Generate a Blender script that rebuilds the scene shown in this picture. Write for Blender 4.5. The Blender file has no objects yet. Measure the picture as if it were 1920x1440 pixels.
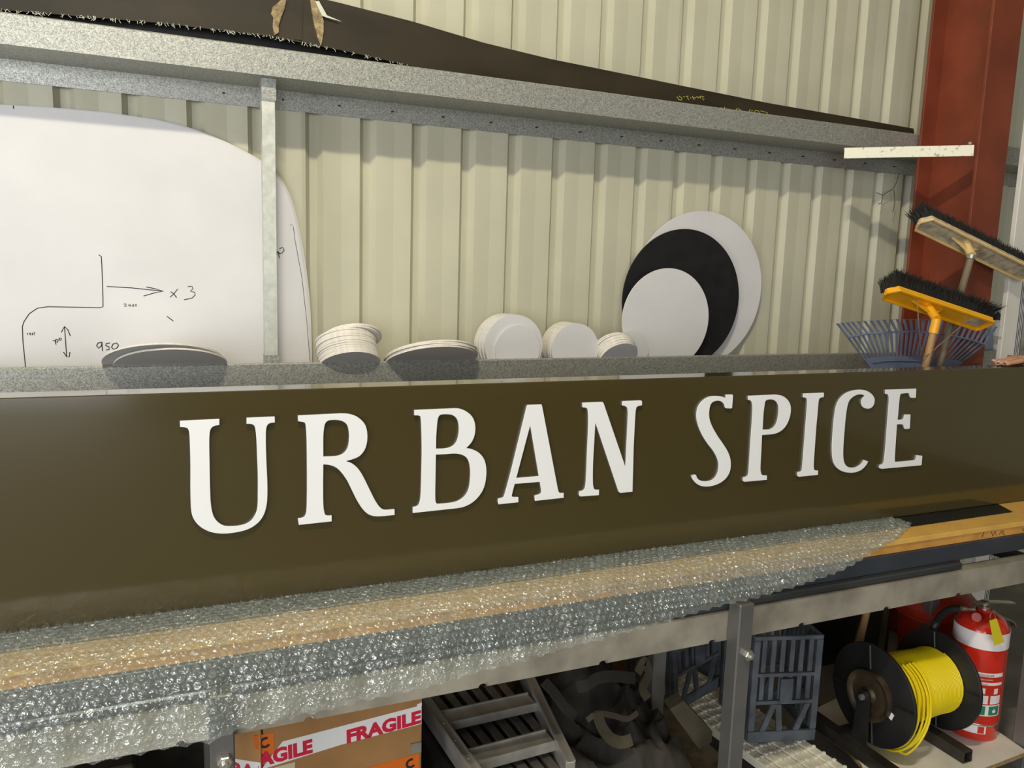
import bpy, bmesh, math, random
from mathutils import Vector, Matrix
random.seed(7)
R = random.Random(11)
SC = bpy.context.scene
COL = SC.collection
H = 1.70                      # camera height above the floor

# ------------------------------------------------------------------ camera
F = 1490.0                    # focal length in pixels of a 1920 x 1440 frame
RM = Matrix(((0.91807366, -0.02845314, 0.39538736),
             (-0.39523462, -0.14244726, 0.90746811),
             (0.03050153, -0.98939335, -0.14202274)))
cam_d = bpy.data.cameras.new('camera')
cam_d.sensor_width = 36.0
cam_d.lens = F / 1920 * 36
cam_d.clip_start = 0.05
cam = bpy.data.objects.new('camera', cam_d)
COL.objects.link(cam)
rt, dn, fw = RM.col[0], RM.col[1], RM.col[2]
cm = Matrix((( rt[0], -dn[0], -fw[0], 0), (rt[1], -dn[1], -fw[1], 0), (rt[2], -dn[2], -fw[2], H), (0, 0, 0, 1)))
cam.matrix_world = cm
SC.camera = cam

# ------------------------------------------------------------------ world, light, exposure
w = bpy.data.worlds.new('world')
SC.world = w
w.use_nodes = True
w.node_tree.nodes['Background'].inputs[0].default_value = (0.88, 0.94, 1.0, 1)
w.node_tree.nodes['Background'].inputs[1].default_value = 0.5

def area(name, loc, target, sx, sy, power, col):
    d = bpy.data.lights.new(name, 'AREA')
    d.shape = 'RECTANGLE'
    d.size, d.size_y, d.energy, d.color = sx, sy, power, col
    o = bpy.data.objects.new(name, d)
    COL.objects.link(o)
    o.location = loc
    o.rotation_euler = (Vector(target) - Vector(loc)).to_track_quat('-Z', 'Y').to_euler()
    return o

area('roller_door_daylight', (-2.6, -5.6, 1.9), (-2.6, 0, 1.5), 4.2, 3.2, 265, (0.94, 0.97, 1.0))
area('side_door_daylight', (-4.6, -1.2, 1.5), (0, 1.0, 1.2), 2.2, 2.6, 105, (0.94, 0.97, 1.0))
SC.view_settings.view_transform = 'Standard'
SC.view_settings.look = 'None'
SC.view_settings.exposure = 0.10
SC.view_settings.gamma = 1.0
SC.view_settings.use_curve_mapping = False
SC.cycles.transparent_max_bounces = 24
SC.cycles.max_bounces = 8

# ------------------------------------------------------------------ measuring: photo pixel -> point on a real plane
def ray(px, py):
    return RM @ Vector(((px - 960) / F, (py - 720) / F, 1))
def at(px, py, Y=None, Z=None, X=None):
    r = ray(px, py)
    t = Y / r[1] if Y is not None else ((Z - H) / r[2] if Z is not None else X / r[0])
    return Vector((r[0] * t, r[1] * t, r[2] * t + H))

# ------------------------------------------------------------------ materials
def mat(name, col, rough=0.5, metal=0.0, var=0.0, vscale=6.0, var2=None, bump=0.0, bscale=60.0, coat=0.0, spec=0.5, stretch=None, detail=4.0, trans=0.0, ramp=None, emis=None):
    m = bpy.data.materials.new(name)
    m.use_nodes = True
    nt = m.node_tree
    b = nt.nodes['Principled BSDF']
    b.inputs['Base Color'].default_value = (*col, 1)
    b.inputs['Roughness'].default_value = rough
    b.inputs['Metallic'].default_value = metal
    b.inputs['Specular IOR Level'].default_value = spec
    b.inputs['Coat Weight'].default_value = coat
    b.inputs['Coat Roughness'].default_value = 0.06
    b.inputs['Transmission Weight'].default_value = trans
    if var or bump:
        tc = nt.nodes.new('ShaderNodeTexCoord')
        mp = nt.nodes.new('ShaderNodeMapping')
        nt.links.new(tc.outputs['Object'], mp.inputs[0])
        if stretch:
            mp.inputs['Scale'].default_value = stretch
    if var:
        n = nt.nodes.new('ShaderNodeTexNoise')
        n.inputs['Scale'].default_value = vscale
        n.inputs['Detail'].default_value = detail
        nt.links.new(mp.outputs[0], n.inputs['Vector'])
        r = nt.nodes.new('ShaderNodeValToRGB')
        lo, hi = ramp or (0.35, 0.65)
        r.color_ramp.elements[0].position = lo
        r.color_ramp.elements[1].position = hi
        c2 = var2 or tuple(c * (1 - var) for c in col)
        r.color_ramp.elements[0].color = (*c2, 1)
        r.color_ramp.elements[1].color = (*tuple(min(1, c * (1 + var * 0.4)) for c in col), 1)
        nt.links.new(n.outputs['Fac'], r.inputs[0])
        nt.links.new(r.outputs[0], b.inputs['Base Color'])
    if bump:
        n2 = nt.nodes.new('ShaderNodeTexNoise')
        n2.inputs['Scale'].default_value = bscale
        n2.inputs['Detail'].default_value = 3
        nt.links.new(mp.outputs[0], n2.inputs['Vector'])
        bp = nt.nodes.new('ShaderNodeBump')
        bp.inputs['Strength'].default_value = bump
        bp.inputs['Distance'].default_value = 0.01
        nt.links.new(n2.outputs['Fac'], bp.inputs['Height'])
        nt.links.new(bp.outputs[0], b.inputs['Normal'])
    return m

def galv_mat(name, c1, c2, rough=0.42, metal=0.55, scale=95):
    m = mat(name, c1, rough, metal)
    nt = m.node_tree
    b = nt.nodes['Principled BSDF']
    tc = nt.nodes.new('ShaderNodeTexCoord')
    wn = nt.nodes.new('ShaderNodeTexNoise')
    wn.inputs['Scale'].default_value = 120
    mx = nt.nodes.new('ShaderNodeVectorMath'); mx.operation = 'MULTIPLY_ADD'
    mx.inputs[1].default_value = (0.012, 0.012, 0.012)
    nt.links.new(tc.outputs['Object'], wn.inputs['Vector'])
    nt.links.new(wn.outputs['Color'], mx.inputs[0])
    nt.links.new(tc.outputs['Object'], mx.inputs[2])
    v = nt.nodes.new('ShaderNodeTexVoronoi')
    v.inputs['Scale'].default_value = scale
    nt.links.new(mx.outputs[0], v.inputs['Vector'])
    r = nt.nodes.new('ShaderNodeValToRGB')
    r.color_ramp.elements[0].position = 0.2
    r.color_ramp.elements[1].position = 0.8
    r.color_ramp.elements[0].color = (*c2, 1)
    r.color_ramp.elements[1].color = (*c1, 1)
    sp = nt.nodes.new('ShaderNodeSeparateColor')
    nt.links.new(v.outputs['Color'], sp.inputs[0])
    nt.links.new(sp.outputs[0], r.inputs[0])
    nt.links.new(r.outputs[0], b.inputs['Base Color'])
    mr = nt.nodes.new('ShaderNodeMapRange')
    mr.inputs['To Min'].default_value = rough - 0.12
    mr.inputs['To Max'].default_value = rough + 0.14
    nt.links.new(sp.outputs[1], mr.inputs[0])
    nt.links.new(mr.outputs[0], b.inputs['Roughness'])
    return m

M = {}
M['wall'] = mat('cream_sheet_steel', (0.54, 0.52, 0.395), 0.34, var=0.07, vscale=3, spec=0.4, bump=0.03, bscale=90)
M['galv'] = galv_mat('spangled_galvanised_steel', (0.56, 0.56, 0.51), (0.29, 0.295, 0.27), scale=400)
M['galv_beam'] = mat('dull_galvanised_steel', (0.40, 0.36, 0.29), 0.5, 0.3, var=0.3, vscale=9, bump=0.05, bscale=50)
M['galv_post'] = mat('pale_zinc_post', (0.66, 0.67, 0.60), 0.42, 0.35, var=0.15, vscale=40, bump=0.04)
M['charcoal'] = mat('charcoal_steel', (0.048, 0.055, 0.068), 0.42, 0.2, var=0.2, vscale=8)
M['dark_rail'] = mat('dark_bare_steel', (0.10, 0.105, 0.115), 0.3, 0.7, var=0.3, vscale=10, stretch=(0.3, 1, 1))
M['post'] = mat('grey_painted_steel_post', (0.175, 0.17, 0.16), 0.36, 0.45, var=0.12, vscale=10)
M['zinc'] = mat('zinc_bolt', (0.62, 0.60, 0.54), 0.3, 0.85, var=0.2, vscale=60)
M['red_oxide'] = mat('red_oxide_paint', (0.225, 0.045, 0.018), 0.5, var=0.22, vscale=5, bump=0.03)
M['brace'] = mat('chipped_white_paint', (0.72, 0.69, 0.56), 0.5, var=0.6, var2=(0.35, 0.3, 0.2), vscale=55, ramp=(0.28, 0.42), bump=0.1)
M['board'] = mat('white_foam_board', (0.70, 0.685, 0.69), 0.45, var=0.05, vscale=4)
M['board_edge'] = mat('white_cut_edge', (0.82, 0.77, 0.69), 0.75, var=0.12, vscale=70, bump=0.2, bscale=300)
M['black_disc'] = mat('matt_black_sheet', (0.012, 0.012, 0.013), 0.45, var=0.3, vscale=15)
M['pen'] = mat('black_marker', (0.015, 0.015, 0.02), 0.6)
M['ypen'] = mat('yellow_paint_marker', (0.62, 0.55, 0.10), 0.6)
M['sign'] = mat('olive_bronze_gloss_paint', (0.058, 0.044, 0.0145), 0.14, coat=0.6, spec=0.5)
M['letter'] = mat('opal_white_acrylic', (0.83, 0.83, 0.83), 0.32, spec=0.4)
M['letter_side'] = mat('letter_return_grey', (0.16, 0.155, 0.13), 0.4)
M['mdf'] = mat('mdf_board', (0.74, 0.43, 0.10), 0.6, var=0.12, vscale=14, bump=0.03)
M['mdf2'] = mat('mdf_edge_board', (0.62, 0.30, 0.065), 0.65, var=0.18, vscale=12, bump=0.05)
M['black_sheet'] = mat('black_plastic_sheet', (0.012, 0.013, 0.012), 0.35, var=0.3, vscale=20)
M['brown_panel'] = mat('dusty_bronze_panel', (0.036, 0.028, 0.016), 0.5, spec=0.3, var=0.35, vscale=5, stretch=(0.5, 1, 1.5))
M['glue'] = mat('torn_brown_adhesive', (0.36, 0.27, 0.14), 0.85, var=0.45, vscale=60, bump=0.6, bscale=150)
M['fringe'] = mat('frayed_clear_film', (0.62, 0.62, 0.52), 0.35)
M['card'] = mat('corrugated_cardboard', (0.36, 0.185, 0.065), 0.8, var=0.2, vscale=7, bump=0.06)
M['tape'] = mat('white_tape', (0.80, 0.79, 0.78), 0.35)
M['redink'] = mat('red_ink', (0.62, 0.012, 0.05), 0.5)
M['orange'] = mat('orange_sticker', (0.72, 0.15, 0.012), 0.5)
M['ink'] = mat('dark_ink', (0.02, 0.018, 0.016), 0.6)
M['paper'] = mat('tan_paper_label', (0.60, 0.50, 0.33), 0.8)
M['alu'] = mat('worn_aluminium', (0.52, 0.50, 0.46), 0.42, 0.7, var=0.25, vscale=16, stretch=(1, 0.3, 1))
M['alu_dark'] = mat('dull_aluminium_slat', (0.17, 0.155, 0.14), 0.45, 0.55, var=0.3, vscale=12)
M['canvas'] = mat('dark_canvas', (0.036, 0.030, 0.024), 0.9, var=0.35, vscale=9, bump=0.25, bscale=220)
M['webbing'] = mat('khaki_pad', (0.075, 0.062, 0.036), 0.85, var=0.25, vscale=12, bump=0.1)
M['crate'] = mat('grey_crate_plastic', (0.095, 0.107, 0.125), 0.5, var=0.4, vscale=14)
M['tread'] = mat('ivory_plastic_tread', (0.78, 0.74, 0.62), 0.5, var=0.18, vscale=9)
M['reel'] = mat('black_reel_plastic', (0.014, 0.014, 0.014), 0.42, var=0.4, vscale=9)
M['rust'] = mat('rusty_brown_disc', (0.085, 0.060, 0.035), 0.45, 0.5, var=0.6, vscale=10)
M['cord'] = mat('yellow_pvc_cord', (0.85, 0.66, 0.005), 0.4)
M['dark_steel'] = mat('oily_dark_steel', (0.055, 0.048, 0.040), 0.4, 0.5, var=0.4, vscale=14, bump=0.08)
M['melamine'] = mat('white_melamine', (0.76, 0.72, 0.64), 0.4, var=0.18, vscale=6)
M['chip_edge'] = mat('chipboard_edge', (0.42, 0.27, 0.12), 0.9, var=0.4, vscale=90, bump=0.2)
M['ext_red'] = mat('fire_red_enamel', (0.56, 0.022, 0.010), 0.22, coat=0.5)
M['ext_white'] = mat('white_label_film', (0.80, 0.74, 0.74), 0.35)
M['green'] = mat('green_label', (0.02, 0.22, 0.11), 0.4)
M['chrome'] = mat('brushed_steel', (0.70, 0.67, 0.60), 0.25, 0.95)
M['hose'] = mat('black_rubber_hose', (0.013, 0.014, 0.014), 0.5)
M['tag'] = mat('yellow_tag', (0.72, 0.60, 0.02), 0.5)
M['red_plastic'] = mat('red_plastic', (0.38, 0.030, 0.012), 0.42, var=0.15, vscale=8)
M['rake'] = mat('blue_grey_rake_plastic', (0.175, 0.215, 0.33), 0.42, var=0.2, vscale=8)
M['yellow'] = mat('yellow_broom_plastic', (0.86, 0.40, 0.010), 0.35, var=0.06, vscale=12)
M['oldyellow'] = mat('faded_cream_broom_plastic', (0.80, 0.56, 0.24), 0.5, var=0.15, vscale=14)
M['dustygrey'] = mat('dusty_plastic', (0.50, 0.42, 0.29), 0.7, var=0.4, vscale=30)
M['bristle'] = mat('dark_bristle', (0.022, 0.021, 0.018), 0.7)
M['wood'] = mat('worn_timber_handle', (0.36, 0.21, 0.085), 0.6, var=0.5, vscale=18, stretch=(1, 1, 0.12))
M['wood2'] = mat('grey_timber_handle', (0.20, 0.15, 0.09), 0.65, var=0.5, vscale=18, stretch=(1, 1, 0.12))
M['wire'] = mat('plated_wire', (0.55, 0.52, 0.46), 0.3, 0.9)
M['white_panel'] = mat('white_panel', (0.78, 0.74, 0.67), 0.5, var=0.05, vscale=3)
M['gap'] = mat('gap_shade_dark', (0.05, 0.06, 0.09), 0.5)  # dark colour for the shade in the gaps between thin boards
M['bottle'] = mat('white_bottle', (0.62, 0.62, 0.60), 0.45)
M['jug'] = mat('blue_grey_jug', (0.26, 0.31, 0.37), 0.5)
M['skin'] = mat('skin', (0.62, 0.33, 0.21), 0.45, var=0.08, vscale=40, spec=0.4, bump=0.05, bscale=300)
M['nail'] = mat('fingernail', (0.74, 0.47, 0.37), 0.3)
M['sleeve'] = mat('dark_sleeve', (0.03, 0.035, 0.05), 0.85, var=0.2, vscale=30)
M['concrete'] = mat('grey_concrete', (0.20, 0.185, 0.16), 0.8, var=0.25, vscale=3, bump=0.1)
M['shed'] = mat('pale_shed_lining', (0.52, 0.50, 0.42), 0.6, var=0.08, vscale=2)
M['lamp_body'] = mat('lamp_housing', (0.6, 0.6, 0.6), 0.4)
M['cobweb'] = mat('dusty_web', (0.05, 0.045, 0.04), 0.9)

def wrap_mat(name, base, milk, gl):
    m = bpy.data.materials.new(name)
    m.use_nodes = True
    nt = m.node_tree
    for n in list(nt.nodes):
        nt.nodes.remove(n)
    out = nt.nodes.new('ShaderNodeOutputMaterial')
    tr = nt.nodes.new('ShaderNodeBsdfTransparent'); tr.inputs[0].default_value = (*base, 1)
    df = nt.nodes.new('ShaderNodeBsdfDiffuse'); df.inputs[0].default_value = (0.76, 0.84, 0.80, 1)
    g = nt.nodes.new('ShaderNodeBsdfGlossy'); g.inputs[0].default_value = (1, 1, 1, 1); g.inputs['Roughness'].default_value = 0.075
    tc = nt.nodes.new('ShaderNodeTexCoord')
    no = nt.nodes.new('ShaderNodeTexNoise'); no.inputs['Scale'].default_value = 120; no.inputs['Detail'].default_value = 1
    nt.links.new(tc.outputs['Object'], no.inputs['Vector'])
    bp = nt.nodes.new('ShaderNodeBump'); bp.inputs['Strength'].default_value = 1.0; bp.inputs['Distance'].default_value = 0.007
    nt.links.new(no.outputs['Fac'], bp.inputs['Height'])
    nt.links.new(bp.outputs[0], g.inputs['Normal'])
    fr = nt.nodes.new('ShaderNodeFresnel'); fr.inputs[0].default_value = 1.5
    mt = nt.nodes.new('ShaderNodeMath'); mt.operation = 'MULTIPLY_ADD'; mt.use_clamp = True
    mt.inputs[1].default_value = 0.45; mt.inputs[2].default_value = gl
    nt.links.new(fr.outputs[0], mt.inputs[0])
    m1 = nt.nodes.new('ShaderNodeMixShader'); m1.inputs[0].default_value = milk
    nt.links.new(tr.outputs[0], m1.inputs[1]); nt.links.new(df.outputs[0], m1.inputs[2])
    m2 = nt.nodes.new('ShaderNodeMixShader')
    nt.links.new(mt.outputs[0], m2.inputs[0])
    nt.links.new(m1.outputs[0], m2.inputs[1]); nt.links.new(g.outputs[0], m2.inputs[2])
    nt.links.new(m2.outputs[0], out.inputs[0])
    return m
M['film'] = wrap_mat('bubble_wrap_film', (0.955, 0.985, 0.97), 0.10, 0.03)
M['bubble'] = wrap_mat('bubble_wrap_bubble', (0.98, 0.995, 0.985), 0.03, 0.15)
M['bubble_rim'] = wrap_mat('bubble_wrap_rim', (0.96, 0.985, 0.98), 0.20, 0.10)

# ------------------------------------------------------------------ mesh helpers
def obj(name, verts, faces, m, parent=None, smooth=False, mats=None, fm=None):
    me = bpy.data.meshes.new(name)
    if parent is not None:
        off = parent['_o'] if '_o' in parent else (0, 0, 0)
        verts = [(v[0] - off[0], v[1] - off[1], v[2] - off[2]) for v in verts]
    me.from_pydata([tuple(v) for v in verts], [], [tuple(f) for f in faces])
    if mats:
        for mm in mats:
            me.materials.append(mm)
        if fm:
            for p, i in zip(me.polygons, fm):
                p.material_index = i
    else:
        me.materials.append(m)
    bm = bmesh.new(); bm.from_mesh(me)
    bmesh.ops.recalc_face_normals(bm, faces=bm.faces)
    bm.to_mesh(me); bm.free()
    if smooth:
        for p in me.polygons:
            p.use_smooth = True
        try:
            me.set_sharp_from_angle(angle=math.radians(38))
        except Exception:
            pass
    o = bpy.data.objects.new(name, me)
    COL.objects.link(o)
    if parent is not None:
        o.parent = parent
        if '_o' in parent and parent.type == 'MESH':
            pass
        o['_o'] = tuple(parent['_o']) if '_o' in parent else (0, 0, 0)
    return o

def tag(o, label, cat, group=None):
    o['label'] = label; o['category'] = cat
    if group: o['group'] = group
    return o
def struct(o, label=None):
    o['kind'] = 'structure'
    if label: o['label'] = label
    return o
def thing(name, label, cat, loc=(0, 0, 0), group=None):
    o = bpy.data.objects.new(name, None)
    o.empty_display_size = 0.05
    COL.objects.link(o)
    o.location = loc
    o['_o'] = tuple(loc)
    return tag(o, label, cat, group)

def V(*a): return Vector(a)
def boxg(x0, x1, y0, y1, z0, z1, b=0.0, T=None):
    """box with small chamfers on every edge when b > 0"""
    bm = bmesh.new()
    bmesh.ops.create_cube(bm, size=1)
    for v in bm.verts:
        v.co = Vector((x0 + (v.co.x + .5) * (x1 - x0), y0 + (v.co.y + .5) * (y1 - y0), z0 + (v.co.z + .5) * (z1 - z0)))
    if b:
        bmesh.ops.bevel(bm, geom=bm.edges[:], offset=b, segments=1, affect='EDGES')
    if T is not None:
        bm.transform(T)
    bm.verts.index_update()
    r = ([v.co.copy() for v in bm.verts], [[v.index for v in f.verts] for f in bm.faces])
    bm.free()
    return r
def join(*gs):
    vs, fs = [], []
    for v, f in gs:
        o = len(vs); vs += list(v); fs += [[i + o for i in q] for q in f]
    return vs, fs
def xf(g, T): return [T @ Vector(v) for v in g[0]], g[1]
def prism(poly, fn0, fn1):
    """poly: list of 2D points; fn0/fn1 map a 2D point to the two end faces"""
    n = len(poly)
    vs = [fn0(p) for p in poly] + [fn1(p) for p in poly]
    fs = [list(range(n))[::-1], list(range(n, 2 * n))] + [[i, (i + 1) % n, n + (i + 1) % n, n + i] for i in range(n)]
    return vs, fs
def frame_of(d):
    d = d.normalized()
    a = Vector((0, 0, 1)) if abs(d.z) < 0.9 else Vector((1, 0, 0))
    u = d.cross(a).normalized()
    return u, d.cross(u).normalized()
def tube(pts, r, n=8, closed=False, caps=True):
    pts = [Vector(p) for p in pts]
    N = len(pts)
    rr = r if isinstance(r, (list, tuple)) else [r] * N
    vs, fs = [], []
    u = None
    for i, p in enumerate(pts):
        if closed: d = pts[(i + 1) % N] - pts[i - 1]
        else: d = pts[min(i + 1, N - 1)] - pts[max(i - 1, 0)]
        if d.length < 1e-9: d = Vector((0, 0, 1))
        d.normalize()
        if u is None: u, v = frame_of(d)
        else:
            u = u - d * u.dot(d)
            if u.length < 1e-6: u, v = frame_of(d)
            u.normalize(); v = d.cross(u)
        for k in range(n):
            a = 2 * math.pi * k / n
            vs.append(p + (u * math.cos(a) + v * math.sin(a)) * rr[i])
    for i in range(N if closed else N - 1):
        j = (i + 1) % N
        for k in range(n):
            fs.append([i * n + k, i * n + (k + 1) % n, j * n + (k + 1) % n, j * n + k])
    if caps and not closed:
        fs.append(list(range(n))[::-1]); fs.append(list(range((N - 1) * n, N * n)))
    return vs, fs
def lathe(prof, n=32, T=None, cap=True):
    """prof: (radius, height) list about local Z"""
    vs, fs = [], []
    for r, h in prof:
        for k in range(n):
            a = 2 * math.pi * k / n
            vs.append(Vector((r * math.cos(a), r * math.sin(a), h)))
    for i in range(len(prof) - 1):
        for k in range(n):
            fs.append([i * n + k, i * n + (k + 1) % n, (i + 1) * n + (k + 1) % n, (i + 1) * n + k])
    if cap:
        if prof[0][0] > 1e-6: fs.append(list(range(n))[::-1])
        if prof[-1][0] > 1e-6: fs.append(list(range((len(prof) - 1) * n, len(prof) * n)))
    if T is not None: vs = [T @ v for v in vs]
    return vs, fs
def rot_to(d):
    return Vector(d).to_track_quat('Z', 'Y').to_matrix().to_4x4()
def TR(loc, *ms):
    m = Matrix.Translation(Vector(loc))
    for q in ms: m = m @ q
    return m
def RX(a): return Matrix.Rotation(math.radians(a), 4, 'X')
def RY(a): return Matrix.Rotation(math.radians(a), 4, 'Y')
def RZ(a): return Matrix.Rotation(math.radians(a), 4, 'Z')
def spline(pts, sub=6):
    """pts with a third item are smooth (Catmull-Rom), others are corners; closed"""
    n = len(pts); out = []
    P = [Vector((p[0], p[1])) for p in pts]
    sm = [len(p) > 2 for p in pts]
    for i in range(n):
        j = (i + 1) % n
        out.append(P[i])
        if not sm[i] and not sm[j]: continue
        p0 = P[i - 1] if sm[i] else P[i] * 2 - P[j]
        p3 = P[(j + 1) % n] if sm[j] else P[j] * 2 - P[i]
        for k in range(1, sub):
            t = k / sub
            out.append(0.5 * ((2 * P[i]) + (P[j] - p0) * t + (2 * p0 - 5 * P[i] + 4 * P[j] - p3) * t * t + (3 * P[i] - p0 - 3 * P[j] + p3) * t ** 3))
    return out
def curve_mesh(loops, depth, bev=0.0):
    """filled flat outline (loops in local XY, holes included) with thickness -> mesh in local XY, front at +depth"""
    cu = bpy.data.curves.new('outline', 'CURVE')
    cu.dimensions = '2D'; cu.fill_mode = 'BOTH'
    cu.extrude = depth / 2; cu.bevel_depth = bev; cu.bevel_resolution = 0
    for lp in loops:
        s = cu.splines.new('POLY'); s.points.add(len(lp) - 1); s.use_cyclic_u = True
        for q, p in zip(s.points, lp): q.co = (p[0], p[1], 0, 1)
    return _cv(cu)
def _cv(cu):
    o = bpy.data.objects.new('tmp', cu); COL.objects.link(o)
    dg = bpy.context.evaluated_depsgraph_get(); dg.update()
    me = bpy.data.meshes.new_from_object(o.evaluated_get(dg))
    g = ([v.co.copy() for v in me.vertices], [list(p.vertices) for p in me.polygons])
    bpy.data.objects.remove(o); bpy.data.curves.remove(cu); bpy.data.meshes.remove(me)
    return g
def text_mesh(s, size, depth=0.0004, bold=0.0, sx=1.0):
    cu = bpy.data.curves.new('text', 'FONT')
    cu.body = s; cu.size = size; cu.extrude = depth / 2; cu.offset = bold; cu.resolution_u = 3
    v, f = _cv(cu)
    return [Vector((p.x * sx, p.y, p.z)) for p in v], f
def plane_frame(o, ux, uy):
    ux = Vector(ux).normalized(); uy = Vector(uy).normalized(); uz = ux.cross(uy)
    return Matrix(((ux.x, uy.x, uz.x, o[0]), (ux.y, uy.y, uz.y, o[1]), (ux.z, uy.z, uz.z, o[2]), (0, 0, 0, 1)))
def FRONT(x, y, z): return plane_frame((x, y, z), (1, 0, 0), (0, 0, 1))   # local XY -> wall-parallel plane, local +Z -> towards -Y
def strokes(name, lines, r, m, parent, Y, label=None):
    g = join(*[tube([at(px, py, Y=Y) for px, py in ln], r, 5) for ln in lines])
    o = obj(name, *g, m, parent)
    if label: o['label'] = label
    return o

# ================================================================== THE ROOM
YW = 2.9            # back wall
def wall_profile(x0, n):
    """inside face of ribbed wall sheet: ribs recede, pans have a shallow centre crease"""
    pts = []
    p = 0.190
    for i in range(n):
        x = x0 + i * p
        pts += [(x, 0.0), (x + 0.0175, 0.027), (x + 0.0425, 0.027), (x + 0.060, 0.0), (x + 0.078, 0.0005), (x + 0.125, 0.0030), (x + 0.172, 0.0005)]
    return pts + [(x0 + n * p, 0.0)]
wall_back = bpy.data.objects.new('wall_back', None); COL.objects.link(wall_back)
struct(wall_back, 'cream ribbed steel sheet wall behind the galvanised girts')
wall_back['_o'] = (0, 0, 0)
RIB0 = at(673, 330, Y=YW)[0] + 0.003
for s in range(-8, 7):
    x0 = RIB0 + 0.19 * (4 * s + 3) - 0.012
    pr = wall_profile(x0 + 0.012, 4)
    pr = [(x0, -0.0015 if s % 2 else 0)] + pr
    n = len(pr)
    vs = [(x, YW + d, 0) for x, d in pr] + [(x, YW + d, 5.2) for x, d in pr]
    vs += [(x, YW + d + 0.0012, 0) for x, d in pr] + [(x, YW + d + 0.0012, 5.2) for x, d in pr]
    fs = [[i, i + 1, n + i + 1, n + i] for i in range(n - 1)] + [[2 * n + i, 3 * n + i, 3 * n + i + 1, 2 * n + i + 1] for i in range(n - 1)]
    o = obj('wall_sheet', vs, fs, M['wall'], wall_back)
# cobweb threads in the corner by the column
g = join(*[tube([at(px, py, Y=2.86) for px, py in ln], 0.0016, 5) for ln in (
    [(1686, 325), (1681, 342), (1674, 355), (1664, 360), (1655, 366)], [(1655, 366), (1643, 361)], [(1655, 366), (1653, 380), (1648, 382)],
    [(1676, 356), (1678, 380), (1674, 398)])])
obj('cobweb', *g, M['cobweb'], wall_back)

floor = struct(obj('floor', *boxg(-5, 7, -6, 3.0, -0.1, 0), M['concrete']), 'grey concrete floor')
ceiling = struct(obj('ceiling', *boxg(-5, 7, -6, 3.0, 5.2, 5.3), M['shed']), 'pale shed roof lining')
wall_left = bpy.data.objects.new('wall_left', None); COL.objects.link(wall_left); struct(wall_left, 'side wall with an open doorway'); wall_left['_o'] = (0, 0, 0)
for b in ((-5.1, -5, 0.2, 3.0, 0, 5.2), (-5.1, -5, -6, -2.6, 0, 5.2), (-5.1, -5, -2.6, 0.2, 2.9, 5.2)):
    obj('wall_panel', *boxg(*b), M['shed'], wall_left)
wall_right = struct(obj('wall_right', *boxg(7, 7.1, -6, 3.0, 0, 5.2), M['shed']), 'far side wall of the shed')
wall_front = bpy.data.objects.new('wall_front', None); COL.objects.link(wall_front); struct(wall_front, 'front wall with an open roller door'); wall_front['_o'] = (0, 0, 0)
for b in ((-5, -4.8, -6.1, -6, 0, 5.2), (-0.4, 7, -6.1, -6, 0, 5.2), (-4.8, -0.4, -6.1, -6, 3.6, 5.2)):
    obj('wall_panel', *boxg(*b), M['shed'], wall_front)

# high lamp over the bench: the light that throws the girt shadow on the wall
lamp = thing('ceiling_lamp', 'small rectangular lamp hanging high over the bench', 'lamp', (-0.15, 0.35, 4.62))
obj('housing', *boxg(-0.45, 0.15, 0.24, 0.46, 4.54, 4.62, 0.01), M['lamp_body'], lamp)
for hx in (-0.40, 0.10): obj('hanger', *tube([(hx, 0.35, 4.61), (hx, 0.35, 5.2)], 0.006), M['lamp_body'], lamp)
lamp_l = area('lamp_light', (-0.15, 0.35, 4.53), (0.5, 2.6, 1.6), 0.50, 0.14, 142, (1.0, 0.91, 0.70))

# ------------------------------------------------------------------ girts
ZU = 0.579 + H; ZL = -0.405 + H; YG = 2.70
def zgirt(name, label, zw, up, down, x0, x1, lipdir):
    t = 0.003
    g = thing(name, label, 'beam', (0, YG, zw))
    fl = [(YG, zw), (YG, zw + up - 0.004), (YG + 0.004, zw + up), (YG + 0.018, zw + up), (YG + 0.018, zw + up - t), (YG + 0.005, zw + up - t), (YG + t, zw + up - 0.006), (YG + t, zw + t)]
    obj('front_flange', *prism(fl, lambda p: V(x0, p[0], p[1]), lambda p: V(x1, p[0], p[1])), M['galv'], g)
    obj('web', *boxg(x0, x1, YG + t + 0.0005, YW - 0.0035, zw, zw + t), M['galv'], g)
    obj('rear_flange', *boxg(x0, x1, YW - 0.0033, YW - 0.0006, zw - down, zw), M['galv'], g)
    return g
gu = zgirt('wall_girt', 'upper galvanised steel girt running across the ribbed wall', ZU, 0.086, 0.064, -4.9, 6.9, 1)
gl = zgirt('wall_girt', 'lower galvanised steel girt that holds the white discs', ZL, 0.076, 0.065, -4.9, 6.9, 1)
for i in range(-3, 17):       # screws in the upper rear flange
    sx = RIB0 + 0.19 * i + 0.115
    obj('screw', *tube([(sx, YW - 0.003, ZU - 0.030), (sx + 0.002, YW - 0.020, ZU - 0.031)], [0.0035, 0.0012], 6), M['ink'], gu)

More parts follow.
